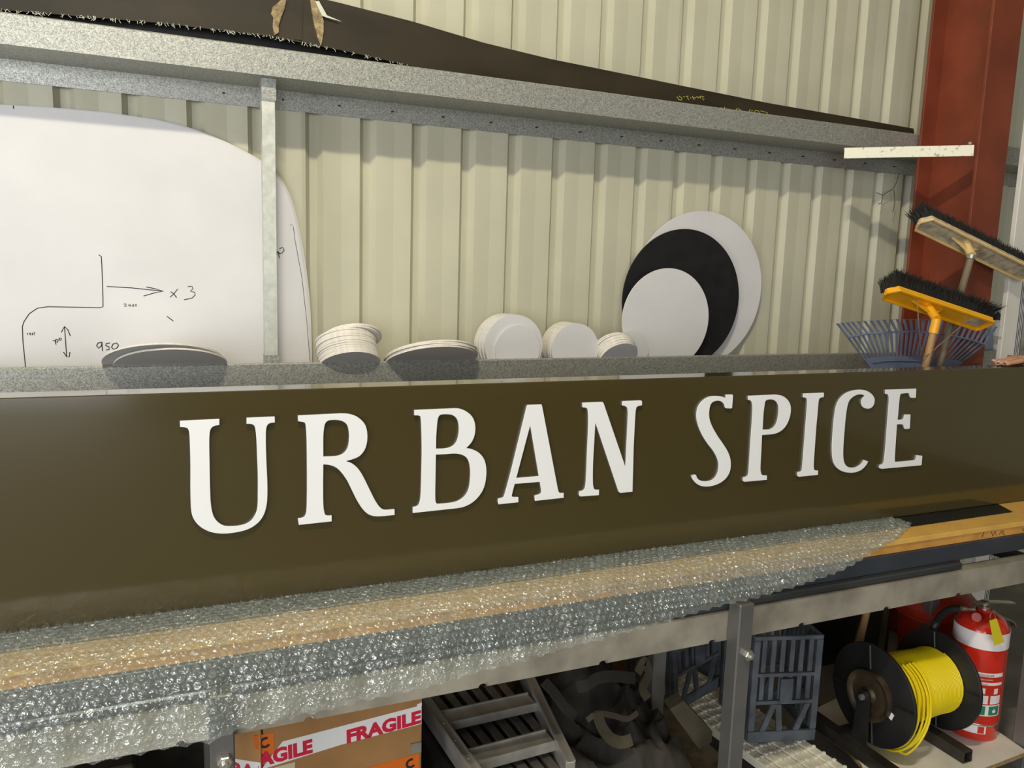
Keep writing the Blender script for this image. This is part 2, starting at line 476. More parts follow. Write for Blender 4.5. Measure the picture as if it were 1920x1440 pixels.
# bridging post between the girts
px0 = at(494, 430, Y=2.735)[0]; px1 = at(518, 430, Y=2.735)[0]
bp_ = thing('bridging_post', 'slim pale zinc bridging post between the two girts', 'post', ((px0 + px1) / 2, 2.75, ZL))
prof = [(px0, 2.735), (px1, 2.735), (px1, 2.775), (px1 - 0.002, 2.775), (px1 - 0.002, 2.737), (px0 + 0.002, 2.737), (px0 + 0.002, 2.775), (px0, 2.775)]
obj('channel', *prism(prof, lambda p: V(p[0], p[1], ZL + 0.075), lambda p: V(p[0], p[1], ZU - 0.06)), M['galv_post'], bp_)
bt = prism([(px0 - 0.0005, 2.731), (px1 + 0.004, 2.731), (px1 + 0.004, 2.7335), (px0 + 0.002, 2.7335), (px0 + 0.002, 2.79), (px0 - 0.0005, 2.79)], lambda p: V(p[0], p[1], ZU - 0.068), lambda p: V(p[0], p[1], ZU - 0.001))
obj('top_bracket', *bt, M['galv'], bp_)
bt = prism([(px0 - 0.0005, 2.731), (px1 + 0.006, 2.731), (px1 + 0.006, 2.7335), (px0 + 0.002, 2.7335), (px0 + 0.002, 2.79), (px0 - 0.0005, 2.79)], lambda p: V(p[0], p[1], ZL + 0.0035), lambda p: V(p[0], p[1], ZL + 0.100))
obj('bottom_bracket', *bt, M['galv'], bp_)

# red oxide column
cx0, cx1, cyf, cyb = 3.14, 3.32, 2.39, 2.69
colm = thing('steel_column', 'red oxide painted I-section steel column', 'column', (3.23, 2.54, 0))
obj('front_flange', *boxg(cx0, cx1, cyf, cyf + 0.012, 0, 5.2, 0.001), M['red_oxide'], colm)
obj('rear_flange', *boxg(cx0, cx1, cyb - 0.012, cyb, 0, 5.2, 0.001), M['red_oxide'], colm)
obj('web', *boxg(3.226, 3.234, cyf + 0.012, cyb - 0.012, 0, 5.2), M['red_oxide'], colm)

# fly brace
a = at(1583, 287, Y=2.672); b = at(1826, 282, Y=2.372)
d = (b - a); L = d.length; ux = d.normalized(); uz = Vector((0, 0, 1)); uz = (uz - ux * uz.dot(ux)).normalized()
T = plane_frame(a, ux, uz)
fb = thing('fly_brace', 'chipped white angle brace from girt to red column', 'brace', tuple(a))
obj('angle', *xf(prism([(-0.022, 0.0), (0.022, 0.0), (0.022, -0.03), (0.019, -0.03), (0.019, -0.003), (-0.022, -0.003)], lambda p: V(0, p[0], p[1]), lambda p: V(L, p[0], p[1])), T), M['brace'], fb)
obj('bolt', *xf(lathe([(0.0, 0.010), (0.007, 0.010), (0.008, 0.0)], 6), T @ Matrix.Translation((L - 0.014, 0.026, -0.012)) @ RX(-90)), M['zinc'], fb)

# ================================================================== PANELS ON THE UPPER GIRT
YP = 2.745
def zpx(px, py, Y): 
    p = at(px, py, Y=Y); return (p[0], p[2])
top = [zpx(x, y, YP) for x, y in ((-330, -190), (300, -72), (500, -28), (640, 6), (773, 40), (907, 80), (1030, 110), (1193, 143), (1280, 161), (1440, 193), (1600, 221), (1713, 241))]
bot = [zpx(x, y, YP) for x, y in ((1716, 266), (1500, 240), (1200, 204), (1000, 178), (880, 152), (800, 131), (720, 112), (640, 94), (500, 67), (300, 43), (0, 18), (-330, -22))]
pan = thing('bronze_panel', 'long dusty dark bronze panel standing on the upper girt', 'panel', (1.5, YP, ZU + 0.004))
obj('face_sheet', *prism(top + bot, lambda p: V(p[0], YP, p[1]), lambda p: V(p[0], YP + 0.006, p[1])), M['brown_panel'], pan)
# vertical joint strip
j = [zpx(x, y, YP) for x, y in ((553, -18), (570, -14), (566, 76), (552, 74))]
obj('joint_strip', *prism(j, lambda p: V(p[0], YP - 0.0022, p[1]), lambda p: V(p[0], YP - 0.0002, p[1])), M['brown_panel'], pan)
j = [zpx(x, y, YP) for x, y in ((562, -16), (565, -15), (566, 76), (562, 75))]
obj('joint_ridge', *prism(j, lambda p: V(p[0], YP - 0.005, p[1]), lambda p: V(p[0], YP - 0.0024, p[1])), M['brown_panel'], pan)
for pts in (((531, -6), (536, 2), (533, 18), (526, 35), (522, 50), (522, 62), (514, 67), (511, 50), (512, 34), (508, 27), (511, 14), (520, 7), (528, -2)),
            ((580, -8), (590, -3), (593, 8), (600, 22), (606, 40), (606, 60), (603, 80), (601, 87), (594, 68), (588, 45), (584, 22))):
    pl = [zpx(x, y, YP) for x, y in pts]
    obj('adhesive_patch', *prism(pl, lambda p: V(p[0], YP - 0.007, p[1]), lambda p: V(p[0], YP - 0.0003, p[1])), M['glue'], pan)
# frayed film along the lower edge and top edge
gs = []
for i in range(150):
    px = R.uniform(0, 830)
    ys = [(0, 18), (300, 43), (500, 67), (640, 94), (720, 112), (800, 131), (880, 152)]
    for (xa, ya), (xb, yb) in zip(ys, ys[1:]):
        if xa <= px <= xb: py = ya + (yb - ya) * (px - xa) / (xb - xa)
    q = at(px, py, Y=YP - 0.001)
    gs.append(tube([q + V(R.uniform(-.004, .004), 0, R.uniform(0, .004)), q + V(R.uniform(-.004, .004), -.003, -.003), q + V(R.uniform(-.007, .007), -.004, -R.uniform(.003, .011))], 0.0007, 4))
for i in range(26):
    k = R.randrange(3, len(top) - 1); t_ = R.random()
    q = V(top[k][0] * t_ + top[k + 1][0] * (1 - t_), YP - .001, top[k][1] * t_ + top[k + 1][1] * (1 - t_)) if k + 1 < len(top) else V(*top[k])
    gs.append(tube([q, q + V(R.uniform(-.006, .006), -.003, .005), q + V(R.uniform(-.012, .012), -.004, R.uniform(.002, .008))], 0.0006, 4))
o = obj('frayed_film', *join(*gs), M['fringe'], pan); o['kind'] = 'stuff'
obj('film_scrap', *prism([zpx(x, y, YP) for x, y in ((590, 4), (597, 3), (612, 30), (640, 42), (611, 34), (603, 31))], lambda p: V(p[0], YP - .009, p[1]), lambda p: V(p[0], YP - .0075, p[1])), M['fringe'], pan)
strokes('yellow_writing', [[(1269, 181), (1273, 187)], [(1273, 180), (1279, 184), (1277, 188), (1273, 187)], [(1281, 181), (1284, 182)], [(1286, 181), (1290, 180), (1289, 184), (1292, 187)], [(1294, 183), (1296, 184)],
    [(1298, 180), (1301, 187), (1304, 183), (1300, 183)], [(1304, 183), (1307, 181), (1309, 184), (1311, 181), (1313, 184)], [(1313, 184), (1314, 180), (1320, 181), (1316, 185), (1321, 186), (1318, 188)]], 0.0011, M['ypen'], pan, YP, 'yellow marker writing upside down')
strokes('yellow_writing', [[(1352, 201), (1354, 206)], [(1358, 200), (1360, 206)], [(1379, 209), (1381, 204), (1386, 204), (1387, 209)], [(1389, 205), (1390, 210)], [(1404, 210), (1406, 206), (1411, 207), (1408, 211)],
    [(1414, 212), (1416, 207), (1422, 208), (1426, 214)], [(1426, 208), (1438, 211), (1441, 216)]], 0.0011, M['ypen'], pan, YP, 'yellow marker figures upside down')['kind'] = 'stuff'
YB2 = 2.80
bb = [zpx(x, y, YB2) for x, y in ((-330, -22), (1000, 110), (1500, 222), (1716, 256), (1716, 268), (1000, 182), (0, 50), (-330, 5))]
tag(obj('black_board', *prism(bb, lambda p: V(p[0], YB2, p[1]), lambda p: V(p[0], YB2 + 0.02, p[1])), M['black_sheet']), 'black board tucked behind the long bronze panel', 'board')

# ================================================================== WHITE BOARDS AND DISCS ON THE LOWER GIRT
ZS = ZL + 0.0035
for k in range(3):
    Yb = 2.879 + k * 0.0058
    out = [(-420, 165), (0, 197), (100, 203), (200, 212), (290, 225), (350, 240, 1), (400, 258, 1), (450, 282, 1), (490, 305, 1), (519, 331, 1), (540, 368, 1), (556, 424, 1), (568, 490, 1), (577, 570, 1), (580, 640, 1), (581, 690)]
    pts = [zpx(p.x + k * 2.2, p.y - k * 0.5, Yb) for p in spline(out, 4)[:-0 or None]]
    pts = [p for p in pts if p[1] > ZS + 0.02] + [(zpx(581 + k * 2.2, 720, Yb)[0], ZS), (zpx(-420, 720, Yb)[0], ZS)]
    lab = ('large white board with marker sketches and one rounded corner, front one of its stack', 'large white board hidden behind the sketched one, middle of the stack', 'large white board nearest the ribbed wall behind the sketched one')[k]
    g = prism(pts, lambda p: V(p[0], Yb, p[1]), lambda p: V(p[0], Yb + 0.005, p[1]))
    o = obj('white_board', *g, None, None, mats=[M['board'], M['board_edge']], fm=[0, 0] + [1] * len(pts))
    tag(o, lab, 'board', 'rounded white boards')
    if k == 0: wb = o
wb['_o'] = (0, 0, 0)
YI = 2.8788
def hw(name, lines, r=0.0014): strokes(name, lines, r, M['pen'], wb, YI)
hw('sketch_outline', [[(185, 478), (190, 481), (191, 500), (193, 560), (193, 575), (188, 577), (140, 576), (90, 575), (70, 578), (55, 588), (45, 603), (42, 612), (43, 640), (46, 670), (48, 688)]])
hw('sketch_arrow', [[(200, 537), (250, 540), (306, 546)], [(274, 538), (290, 541), (306, 546), (290, 549), (269, 555)]])
hw('written_number', [[(320, 547), (326, 551), (331, 558)], [(333, 542), (326, 551), (319, 557)], [(352, 537), (360, 537), (362, 541), (357, 546), (365, 548), (366, 553), (360, 559), (345, 562)]])
hw('written_number', [[(232, 571), (235, 569), (237, 571), (233, 575), (238, 574)], [(241, 571), (241, 573), (245, 573)], [(244, 570), (244, 575)], [(249, 571), (247, 574), (250, 575), (251, 571), (249, 571)], [(254, 571), (253, 574), (256, 574), (256, 571), (254, 571)]], 0.0011)
hw('written_number', [[(51, 624), (52, 628)], [(57, 624), (54, 626), (57, 626)], [(57, 624), (57, 629)], [(61, 624), (60, 626), (62, 628), (60, 628), (61, 624)], [(66, 623), (63, 624), (65, 626), (64, 628)]], 0.0011)
hw('sketch_arrow', [[(121, 613), (123, 640), (125, 668)], [(115, 623), (121, 612), (127, 618), (132, 630)], [(119, 660), (125, 669), (130, 669), (131, 660)]])
hw('written_number', [[(99, 639), (103, 638), (105, 646)], [(105, 636), (104, 640), (108, 642), (109, 637), (105, 636)], [(111, 634), (111, 638), (114, 638), (115, 634), (111, 634)]])
hw('written_number', [[(190, 642), (184, 643), (181, 648), (185, 653), (190, 648), (191, 641), (192, 658)], [(206, 643), (199, 644), (198, 648), (204, 650), (205, 655), (199, 656)], [(212, 645), (209, 651), (213, 655), (219, 653), (222, 647), (219, 643), (212, 645)]], 0.0018)
hw('pen_tick', [[(313, 593), (325, 602)]])
hw('pen_tick', [[(25, 198), (25.5, 204)]])
hw('written_letter', [[(518, 478), (520, 471), (526, 476)], [(521, 471), (524, 484)], [(524, 466), (530, 464), (533, 469), (529, 474), (522, 476)]])
hw('pencil_line', [[(550, 425), (553, 450), (566, 520), (575, 600), (581, 676)], [(544, 422), (549, 422)]], 0.0009)

def disc_mesh(name, r, t, m_face, m_edge, n=48):
    vs = [V(r * math.cos(2 * math.pi * k / n), 0, r * math.sin(2 * math.pi * k / n)) for k in range(n)]
    vs += [v + V(0, t, 0) for v in vs]
    fs = [list(range(n))[::-1], list(range(n, 2 * n))] + [[i, (i + 1) % n, n + (i + 1) % n, n + i] for i in range(n)]
    me = bpy.data.meshes.new(name)
    me.from_pydata([tuple(v) for v in vs], [], fs)
    me.materials.append(m_face); me.materials.append(m_edge)
    for p in me.polygons: p.material_index = 0 if p.index < 2 else 1
    bm = bmesh.new(); bm.from_mesh(me); bmesh.ops.recalc_face_normals(bm, faces=bm.faces); bm.to_mesh(me); bm.free()
    return me
def disc(me, M4, label, group, name='white_disc'):
    o = bpy.data.objects.new(name, me); COL.objects.link(o); o.matrix_world = M4
    return tag(o, label, 'disc', group)
# three large upright discs
big = disc_mesh('white_disc', 0.338, 0.005, M['board'], M['board_edge'], 96)
disc(big, TR((2.125, 2.872, ZS + 0.3385), RX(1.5)), 'largest white disc, rearmost of the three big upright discs', 'big upright discs')
blk = disc_mesh('black_disc', 0.297, 0.005, M['black_disc'], M['black_disc'], 96)
disc(blk, TR((2.02, 2.842, ZS + 0.2975), RX(1.0)), 'matt black disc between two white upright discs', 'big upright discs', 'black_disc')
sml = disc_mesh('white_disc', 0.214, 0.006, M['board'], M['board_edge'], 80)
disc(sml, TR((1.92, 2.806, ZS + 0.2145), RX(1.0)), 'smaller white disc in front of the black disc', 'big upright discs')
# tilted discs resting over the girt lip: lip point (x, YG-.004, ZL+.079)
ORD = ('front', 'second', 'third', 'fourth', 'fifth', 'sixth', 'seventh', 'eighth', 'ninth', 'tenth', 'eleventh', 'twelfth', 'thirteenth', 'fourteenth')
LIP = V(0, YG - 0.0015, ZL + 0.0775)
def tilted(me, x, r, half, tilt, back, label, group, jx=0.0, jr=0.0):
    """disc leaning out over the lip; 'back' = offset along the stack axis"""
    s = math.sqrt(max(0, r * r - half * half))
    th = math.radians(tilt)
    upd = V(0, -math.sin(th), math.cos(th)); nrm = V(0, math.cos(th), math.sin(th))
    c = V(x + jx, LIP.y, LIP.z) - upd * (s + jr) + nrm * (back + 0.0008)
    return disc(me, TR(c, RX(tilt)), label, group)
m_l = disc_mesh('white_disc', 0.1656, 0.0055, M['board'], M['board_edge'], 72)
xc = at(322, 683, Y=YG)[0]
def zfix(o):      # keep clear of wall
    return o
tilted(m_l, xc, 0.1656, 0.165, 66, 0.0, 'front one of two grey-shaded discs leaning over the lower girt before the sketched board', 'pair of leaning discs')
m_l2 = disc_mesh('white_disc', 0.1754, 0.0055, M['board'], M['board_edge'], 72)
tilted(m_l2, xc - 0.022, 0.1754, 0.175, 66, 0.012, 'rear one of two grey-shaded discs leaning over the lower girt before the sketched board', 'pair of leaning discs')
xc = at(811, 675, Y=YG)[0]
for k in range(4):
    tilted(m_l, xc + (-0.002, 0.003, -0.004, 0.002)[k], 0.1656, 0.165, 66, k * 0.0062, '%s disc from the front in the wide shallow stack leaning over the girt' % ORD[k] if k else 'front disc of the wide shallow stack leaning over the girt', 'wide shallow disc stack', jr=-0.001 * k)
m_s = disc_mesh('white_disc', 0.105, 0.0072, M['board'], M['board_edge'], 56)
xc = at(659, 677, Y=YG)[0]
for k in range(14):
    x = xc + R.uniform(-.0025, .0025) + (0.016 if k > 11 else 0) + (0.012 if k == 13 else 0) - 0.0006 * k
    tilted(m_s, x, 0.105, 0.100, 58, k * 0.0078, '%s disc from the front in the thick tilted stack beside the sketched board' % ORD[k] if k else 'front disc with shaded face of the thick tilted stack beside the sketched board', 'thick tilted disc stack', jr=R.uniform(-.002, .002))
# upright stack with the small disc before it
m_3 = disc_mesh('white_disc', 0.118, 0.0085, M['board'], M['board_edge'], 64)
m_3b = disc_mesh('white_disc', 0.092, 0.005, M['board'], M['board_edge'], 56)
xc = (at(903, 640, Y=2.735)[0] + at(1023, 640, Y=2.735)[0]) / 2
for k in range(8):
    disc(m_3, TR((xc + (0, 0.001, -.004, -.003, -.009, -.008, -.012, -.014)[k], 2.733 + k * 0.0102, ZS + 0.1184)), '%s large disc from the front in the tallest upright stack' % ORD[k] if k else 'foremost large disc of the tallest upright stack', 'tallest upright disc stack')
disc(m_3b, TR((xc + 0.012, 2.7262, ZS + 0.0924 + 0.012), RX(0.0)), 'small white disc standing before the tallest upright stack', 'tallest upright disc stack')
m_4 = disc_mesh('white_disc', 0.102, 0.0075, M['board'], M['board_edge'], 64)
xc = (at(1035, 645, Y=2.73)[0] + at(1123, 645, Y=2.73)[0]) / 2
for k in range(13):
    disc(m_4, TR((xc + R.uniform(-.002, .002), 2.73 + k * 0.0082, ZS + 0.1024)), '%s disc from the front in the long upright stack right of the tallest' % ORD[k] if k else 'foremost disc of the long upright stack right of the tallest one', 'long upright disc stack')
m_5 = disc_mesh('white_disc', 0.082, 0.0065, M['board'], M['board_edge'], 48)
xc = at(1162, 667, Y=YG)[0]
for k in range(9):
    tilted(m_5, xc + R.uniform(-.002, .002) - (0.010 if k > 6 else 0), 0.082, 0.0815, 38, 0.002 + k * 0.0071, '%s disc from the front in the low stack beside the big upright discs' % ORD[k] if k else 'front disc of the low stack beside the big upright discs', 'low disc stack', jr=R.uniform(-.001, .002))
m_6 = disc_mesh('white_disc', 0.085, 0.006, M['board'], M['board_edge'], 48)
disc(m_6, TR((at(1182, 650, Y=2.80)[0], 2.795, ZS + 0.0855)), 'single small disc half hidden behind the low stack', 'low disc stack')

# ================================================================== THE SIGN
YS = 1.90
ZT = -0.2938 + H; ZB = -0.8045 + H
sx0, sx1 = -0.75, 3.06
sign = thing('sign_panel', 'glossy dark olive sign panel lettered URBAN SPICE in white', 'sign', ((sx0 + sx1) / 2, YS + 0.04, ZB))
g = boxg(sx0, sx1, YS, YS + 0.078, ZB, ZT, 0.0022)
obj('sign_box', *g, M['sign'], sign)
LET = {
'U': ((320, 760, 5.76), [[(102,170),(524,150),(524,210),(470,222,1),(435,250,1),(420,300,1),(415,420,1),(420,700,1),(424,900,1),(432,1060,1),(455,1180,1),(500,1255,1),(570,1300,1),(650,1308,1),(760,1298,1),(850,1262,1),(905,1200,1),(938,1110,1),(944,950,1),(944,750,1),(937,560,1),(930,380,1),(920,270,1),(905,220,1),(870,200,1),(823,198),(823,137),(1122,124),(1124,183),(1070,192,1),(1040,220,1),(1028,280,1),(1027,420,1),(1033,620,1),(1042,820,1),(1042,1000,1),(1030,1100,1),(1000,1190,1),(945,1265,1),(860,1325,1),(750,1362,1),(600,1383,1),(470,1375,1),(370,1340,1),(290,1280,1),(240,1200,1),(222,1100,1),(216,900,1),(216,650,1),(211,430,1),(205,310,1),(190,255,1),(160,237,1),(105,232)]]),
'R': ((540, 760, 5.76), [[(110,112),(570,90),(640,93,1),(720,113,1),(790,160,1),(838,225,1),(856,320,1),(848,420,1),(815,500,1),(750,560,1),(620,604),(690,630,1),(750,680,1),(805,760,1),(870,890,1),(935,1020,1),(985,1095,1),(1030,1128,1),(1080,1130,1),(1150,1124),(1150,1183),(1040,1194,1),(940,1196,1),(870,1175,1),(810,1120,1),(750,1030,1),(690,910,1),(640,810,1),(580,725,1),(520,670,1),(450,643,1),(380,636),(378,860),(380,1060,1),(390,1150,1),(410,1190,1),(470,1192),(470,1252),(120,1290),(110,1225),(165,1212,1),(190,1185,1),(203,1120,1),(208,900),(207,600,1),(203,350,1),(195,230,1),(180,185,1),(112,170)],
     [(380,556),(380,350,1),(388,250,1),(402,195,1),(440,162,1),(520,156,1),(590,170,1),(640,210,1),(660,290,1),(660,380,1),(645,460,1),(605,515,1),(545,545,1),(470,553,1)]]),
'B': ((760, 750, 6.261), [[(108,120),(570,100),(640,105,1),(720,140,1),(785,200,1),(818,290,1),(815,400,1),(780,490,1),(712,568),(780,580,1),(860,620,1),(920,690,1),(948,790,1),(948,900,1),(925,1020,1),(870,1120,1),(790,1200,1),(690,1252,1),(600,1270),(90,1325),(90,1260),(145,1243,1),(170,1200,1),(183,1100,1),(190,900),(195,600,1),(192,380,1),(185,230,1),(170,185,1),(108,178)],
     [(360,575),(362,430,1),(372,290,1),(385,210,1),(415,172,1),(490,166,1),(560,178,1),(610,225,1),(630,310,1),(625,410,1),(600,490,1),(550,545,1),(470,570,1)],
     [(358,640),(480,634),(580,627,1),(660,640,1),(720,675,1),(752,740,1),(765,840,1),(760,950,1),(742,1050,1),(695,1130,1),(620,1185,1),(520,1210,1),(375,1223),(355,1195,1),(350,1100,1),(354,900)]]),
'A': ((920, 745, 6.857), [[(475,100),(655,95),(664,130),(865,1190),(885,1230,1),(938,1232),(938,1290),(572,1330),(566,1265),(620,1250,1),(648,1228,1),(650,1190,1),(635,1085),(308,1112),(276,1240,1),(278,1280,1),(355,1286),(355,1348),(105,1374),(95,1345),(97,1305),(150,1290,1),(180,1250,1),(260,960),(465,120)],
     [(510,350),(622,1015),(328,1040)]]),
'N': ((1070, 735, 6.857), [[(152,140),(410,130),(425,150),(705,970),(735,350,1),(735,240,1),(720,190,1),(665,170),(668,120),(905,110),(918,125),(916,168),(860,185,1),(840,220,1),(828,350,1),(810,700),(795,1280),(640,1297),(618,1280),(318,385),(305,600),(288,900,1),(285,1150,1),(295,1230,1),(315,1257,1),(365,1260),(362,1325),(125,1342),(108,1325),(112,1280),(160,1265,1),(188,1220,1),(200,1080,1),(212,800),(228,400,1),(222,240,1),(205,205,1),(155,195)]]),
'S': ((1280, 725, 7.2), [[(582,110),(670,108),(680,120),(668,285),(655,293),(590,290),(573,280),(560,235,1),(525,200,1),(480,187,1),(425,198,1),(385,230,1),(362,300,1),(358,400,1),(375,480,1),(415,570,1),(480,680,1),(550,780,1),(605,870,1),(640,960,1),(650,1060,1),(635,1150,1),(590,1230,1),(520,1290,1),(430,1330,1),(330,1347,1),(240,1335,1),(175,1295,1),(135,1245,1),(117,1205),(160,1188),(180,1195),(200,1240,1),(240,1270,1),(310,1280,1),(385,1265,1),(445,1215,1),(480,1130,1),(485,1040,1),(460,950,1),(410,860,1),(340,770,1),(270,660,1),(220,550,1),(190,440,1),(190,340,1),(220,250,1),(280,180,1),(350,140,1),(430,128,1),(520,135,1),(580,155)]]),
'P': ((1380, 725, 7.575), [[(172,132),(560,115),(650,130,1),(720,175,1),(765,240,1),(780,320,1),(765,430,1),(720,540,1),(650,620,1),(560,665,1),(470,678,1),(370,685),(358,950),(348,1150,1),(355,1220,1),(375,1257,1),(440,1265),(438,1322),(120,1350),(100,1335),(103,1290),(150,1275,1),(175,1240,1),(185,1130,1),(205,800),(232,420,1),(235,280,1),(225,220,1),(205,193,1),(172,185)],
     [(378,612),(390,400,1),(405,270,1),(420,205,1),(460,182,1),(530,184,1),(580,220,1),(605,290,1),(600,400,1),(580,500,1),(540,570,1),(480,607,1),(430,612,1)]]),
'I': ((1480, 725, 8.0), [[(210,105),(515,93),(520,105),(515,155),(470,165,1),(445,195,1),(435,270),(405,600),(370,1100,1),(368,1220,1),(385,1255,1),(432,1262),(428,1322),(145,1350),(122,1335),(125,1283),(170,1272,1),(190,1240,1),(205,1080),(250,500),(268,250,1),(262,180,1),(245,165,1),(208,158)]]),
'C': ((1545, 720, 8.0), [[(600,1140),(662,1165),(630,1220,1),(570,1280,1),(490,1318,1),(400,1330,1),(300,1315,1),(220,1275,1),(160,1210,1),(128,1110,1),(120,950,1),(130,750,1),(150,520,1),(180,340,1),(230,230,1),(310,150,1),(410,105,1),(520,88,1),(620,98,1),(700,140,1),(748,195,1),(760,250,1),(745,315,1),(705,358,1),(650,368,1),(590,348,1),(562,300,1),(562,250,1),(580,210,1),(615,180),(585,160,1),(520,155,1),(455,180,1),(390,235,1),(355,320,1),(330,470,1),(310,680,1),(292,920,1),(290,1100,1),(310,1190,1),(350,1240,1),(410,1258,1),(480,1248,1),(550,1205,1)]]),
'E': ((1635, 715, 8.0), [[(200,128),(665,112),(658,240),(645,247),(580,243),(572,230,1),(562,195,1),(545,175,1),(450,183,1),(425,205,1),(412,280,1),(385,580),(440,577,1),(470,560,1),(488,500),(578,500),(568,700),(555,712),(490,712),(475,670,1),(460,645,1),(375,643),(345,1100,1),(345,1190,1),(358,1210,1),(610,1187,1),(650,1170,1),(668,1110),(755,1120),(745,1250),(735,1258),(145,1312),(110,1298),(115,1255),(160,1240,1),(180,1190,1),(195,1060),(245,420),(255,270,1),(245,205,1),(230,190,1),(200,185)]]),
}
LT = 0.0085
for ch, ((ox, oy, sc), loops) in LET.items():
    lp = []
    for l in loops:
        q = []
        for p in spline(l, 5):
            w_ = at(ox + p.x / sc, oy + p.y / sc, Y=YS - LT)
            q.append((w_[0], w_[2]))
        lp.append(q)
    v, f = curve_mesh(lp, LT - 0.0012, 0.0006)
    T = FRONT(0, YS - LT / 2, 0)
    v = [T @ p for p in v]
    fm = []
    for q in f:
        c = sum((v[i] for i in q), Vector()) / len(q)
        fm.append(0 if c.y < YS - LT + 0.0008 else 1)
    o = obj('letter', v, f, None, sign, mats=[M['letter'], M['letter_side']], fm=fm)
    o['label'] = 'raised white letter ' + ch

# ================================================================== BENCH
BX0, BX1 = -1.1, 3.35
mdf_top = -0.8065 + H; YM = 1.727
tag(obj('mdf_sheet', *boxg(BX0, BX1, YM, 2.16, mdf_top - 0.017, mdf_top, 0.0012), M['mdf']), 'tan fibreboard sheet forming the bench top under the sign', 'board')
mb = obj('mdf_board', *boxg(BX0, BX1, YM + 0.004, 2.15, mdf_top - 0.0445, mdf_top - 0.0172, 0.001), M['mdf2'])
tag(mb, 'thicker orange-brown board beneath the bench top sheet', 'board'); mb['_o'] = (0, 0, 0)
strokes('pencil_mark', [[(1845, 998), (1841, 1007)], [(1859, 997), (1861, 1005), (1866, 996), (1868, 1004)], [(1873, 1003), (1878, 995), (1883, 997), (1878, 999), (1884, 1003)], [(1917, 990), (1920, 996)]], 0.0011, M['ink'], mb, YM + 0.0036)['kind'] = 'stuff'
# black sheet the sign stands on
bs = [at(x, y, Z=mdf_top) for x, y in ((1692, 978), (1884, 956), (1868, 946))]
ye = at(0, 1226, Z=mdf_top)[1]
pl = [(BX0, ye), (bs[0].x, ye + 0.004), (at(1884, 956, Z=mdf_top)[0], ye + 0.01), (at(1870, 946, Z=mdf_top)[0] + 0.02, 1.93), (at(1870, 946, Z=mdf_top)[0] + 0.02, 1.99), (BX0, 1.99)]
tag(obj('black_sheet', *prism(pl, lambda p: V(p[0], p[1], mdf_top + 0.0002), lambda p: V(p[0], p[1], mdf_top + 0.0016)), M['black_sheet']), 'thin black plastic sheet laid under the olive sign', 'sheet')

bench = thing('work_bench', 'grey steel bench frame with a galvanised front beam', 'bench', (1.1, 1.85, 0))
zc1 = mdf_top - 0.045; zc0 = at(1806, 1049, Y=1.722)[2]
obj('charcoal_channel', *boxg(BX0, BX1, 1.722, 1.78, zc0, zc1, 0.002), M['charcoal'], bench)
xr = at(1806, 1055, Y=1.70)[0]
zr0 = at(1430, 1132, Y=1.70)[2]; zr1 = at(1430, 1119, Y=1.70)[2]
obj('dark_rail', *boxg(BX0, xr, 1.70, 1.735, zr0, zr1, 0.004), M['dark_rail'], bench)
YBM = 1.692
zb1 = at(1415, 1139, Y=YBM)[2]; zb0 = at(1415, 1190, Y=YBM)[2]
# galvanised beam with punched half-round notches along its lower edge
notch = [(340, 1399), (905, 1289), (1130, 1243), (1335, 1201), (1503, 1168), (1662, 1138)]
nx = [at(x, y, Y=YBM)[0] for x, y in notch]
nx = sorted(nx + [nx[0] - 0.28, nx[0] - 0.56, nx[0] + 0.265, at(1797, 1112, Y=YBM)[0], 2.9])
poly = [(BX0, zb1), (BX0, zb0)]
for x in nx:
    for k in range(7):
        a_ = math.pi * k / 6
        poly.append((x - 0.011 * math.cos(a_) , zb0 + 0.009 * math.sin(a_)))
poly += [(BX1, zb0), (BX1, zb1)]
g = prism(poly, lambda p: V(p[0], YBM, p[1]), lambda p: V(p[0], YBM + 0.003, p[1]))
obj('front_beam', *join(g, boxg(BX0, BX1, YBM + 0.003, YBM + 0.045, zb1 - 0.003, zb1)), M['galv_beam'], bench)
for x in nx: obj('notch_burr', *tube([(x + 0.004, YBM - 0.001, zb0 + 0.010), (x + 0.010, YBM - 0.004, zb0 + 0.006), (x + 0.012, YBM - 0.001, zb0 + 0.001)], 0.0012, 5), M['zinc'], bench)
obj('rear_beam', *boxg(BX0, BX1, 2.10, 2.14, zb0, zb1 + 0.02), M['galv_beam'], bench)
PW = 0.050
def bench_post(xl, yf, bolt):
    obj('post', *boxg(xl, xl + PW, yf, yf + PW, 0, zb1 + 0.040, 0.0035), M['post'], bench)
    if bolt is not None:
        bx, bz = bolt
        T = TR((bx, yf - 0.0005, bz), RX(90))
        nut = obj('hex_nut', *lathe([(0.0155, 0.0), (0.0155, 0.013), (0.0135, 0.0155), (0.007, 0.0155)], 6, T), M['zinc'], bench)
        nut['_o'] = bench['_o']
        o = obj('bolt_end', *lathe([(0.0075, 0.0157), (0.0075, 0.022), (0.005, 0.0235), (0.0, 0.0235)], 12, T, cap=False), M['zinc'], bench)
YPO = 1.641
p1 = at(1384, 1200, Y=YPO)[0]; b1 = at(1400, 1226, Y=YPO)
bench_post(p1, YPO, (b1.x, b1.z))
p2 = at(393, 1400, Y=YPO)[0]; b2 = at(421, 1425, Y=YPO)
bench_post(p2, YPO, (b2.x, b2.z))
p3 = at(1904, 1330, Y=YPO + PW)[0]
bench_post(p3, YPO, None)
for x in (p1 + .02, p2, p3, -1.0):
    obj('rear_post', *boxg(x, x + PW, 2.06, 2.06 + PW - 0.011, 0, zb1, 0.003), M['post'], bench)
    obj('cross_rail', *boxg(x + 0.012, x + 0.038, YPO + PW + 0.0525, 2.06, zb1 - 0.045, zb1 - 0.006), M['dark_rail'], bench)

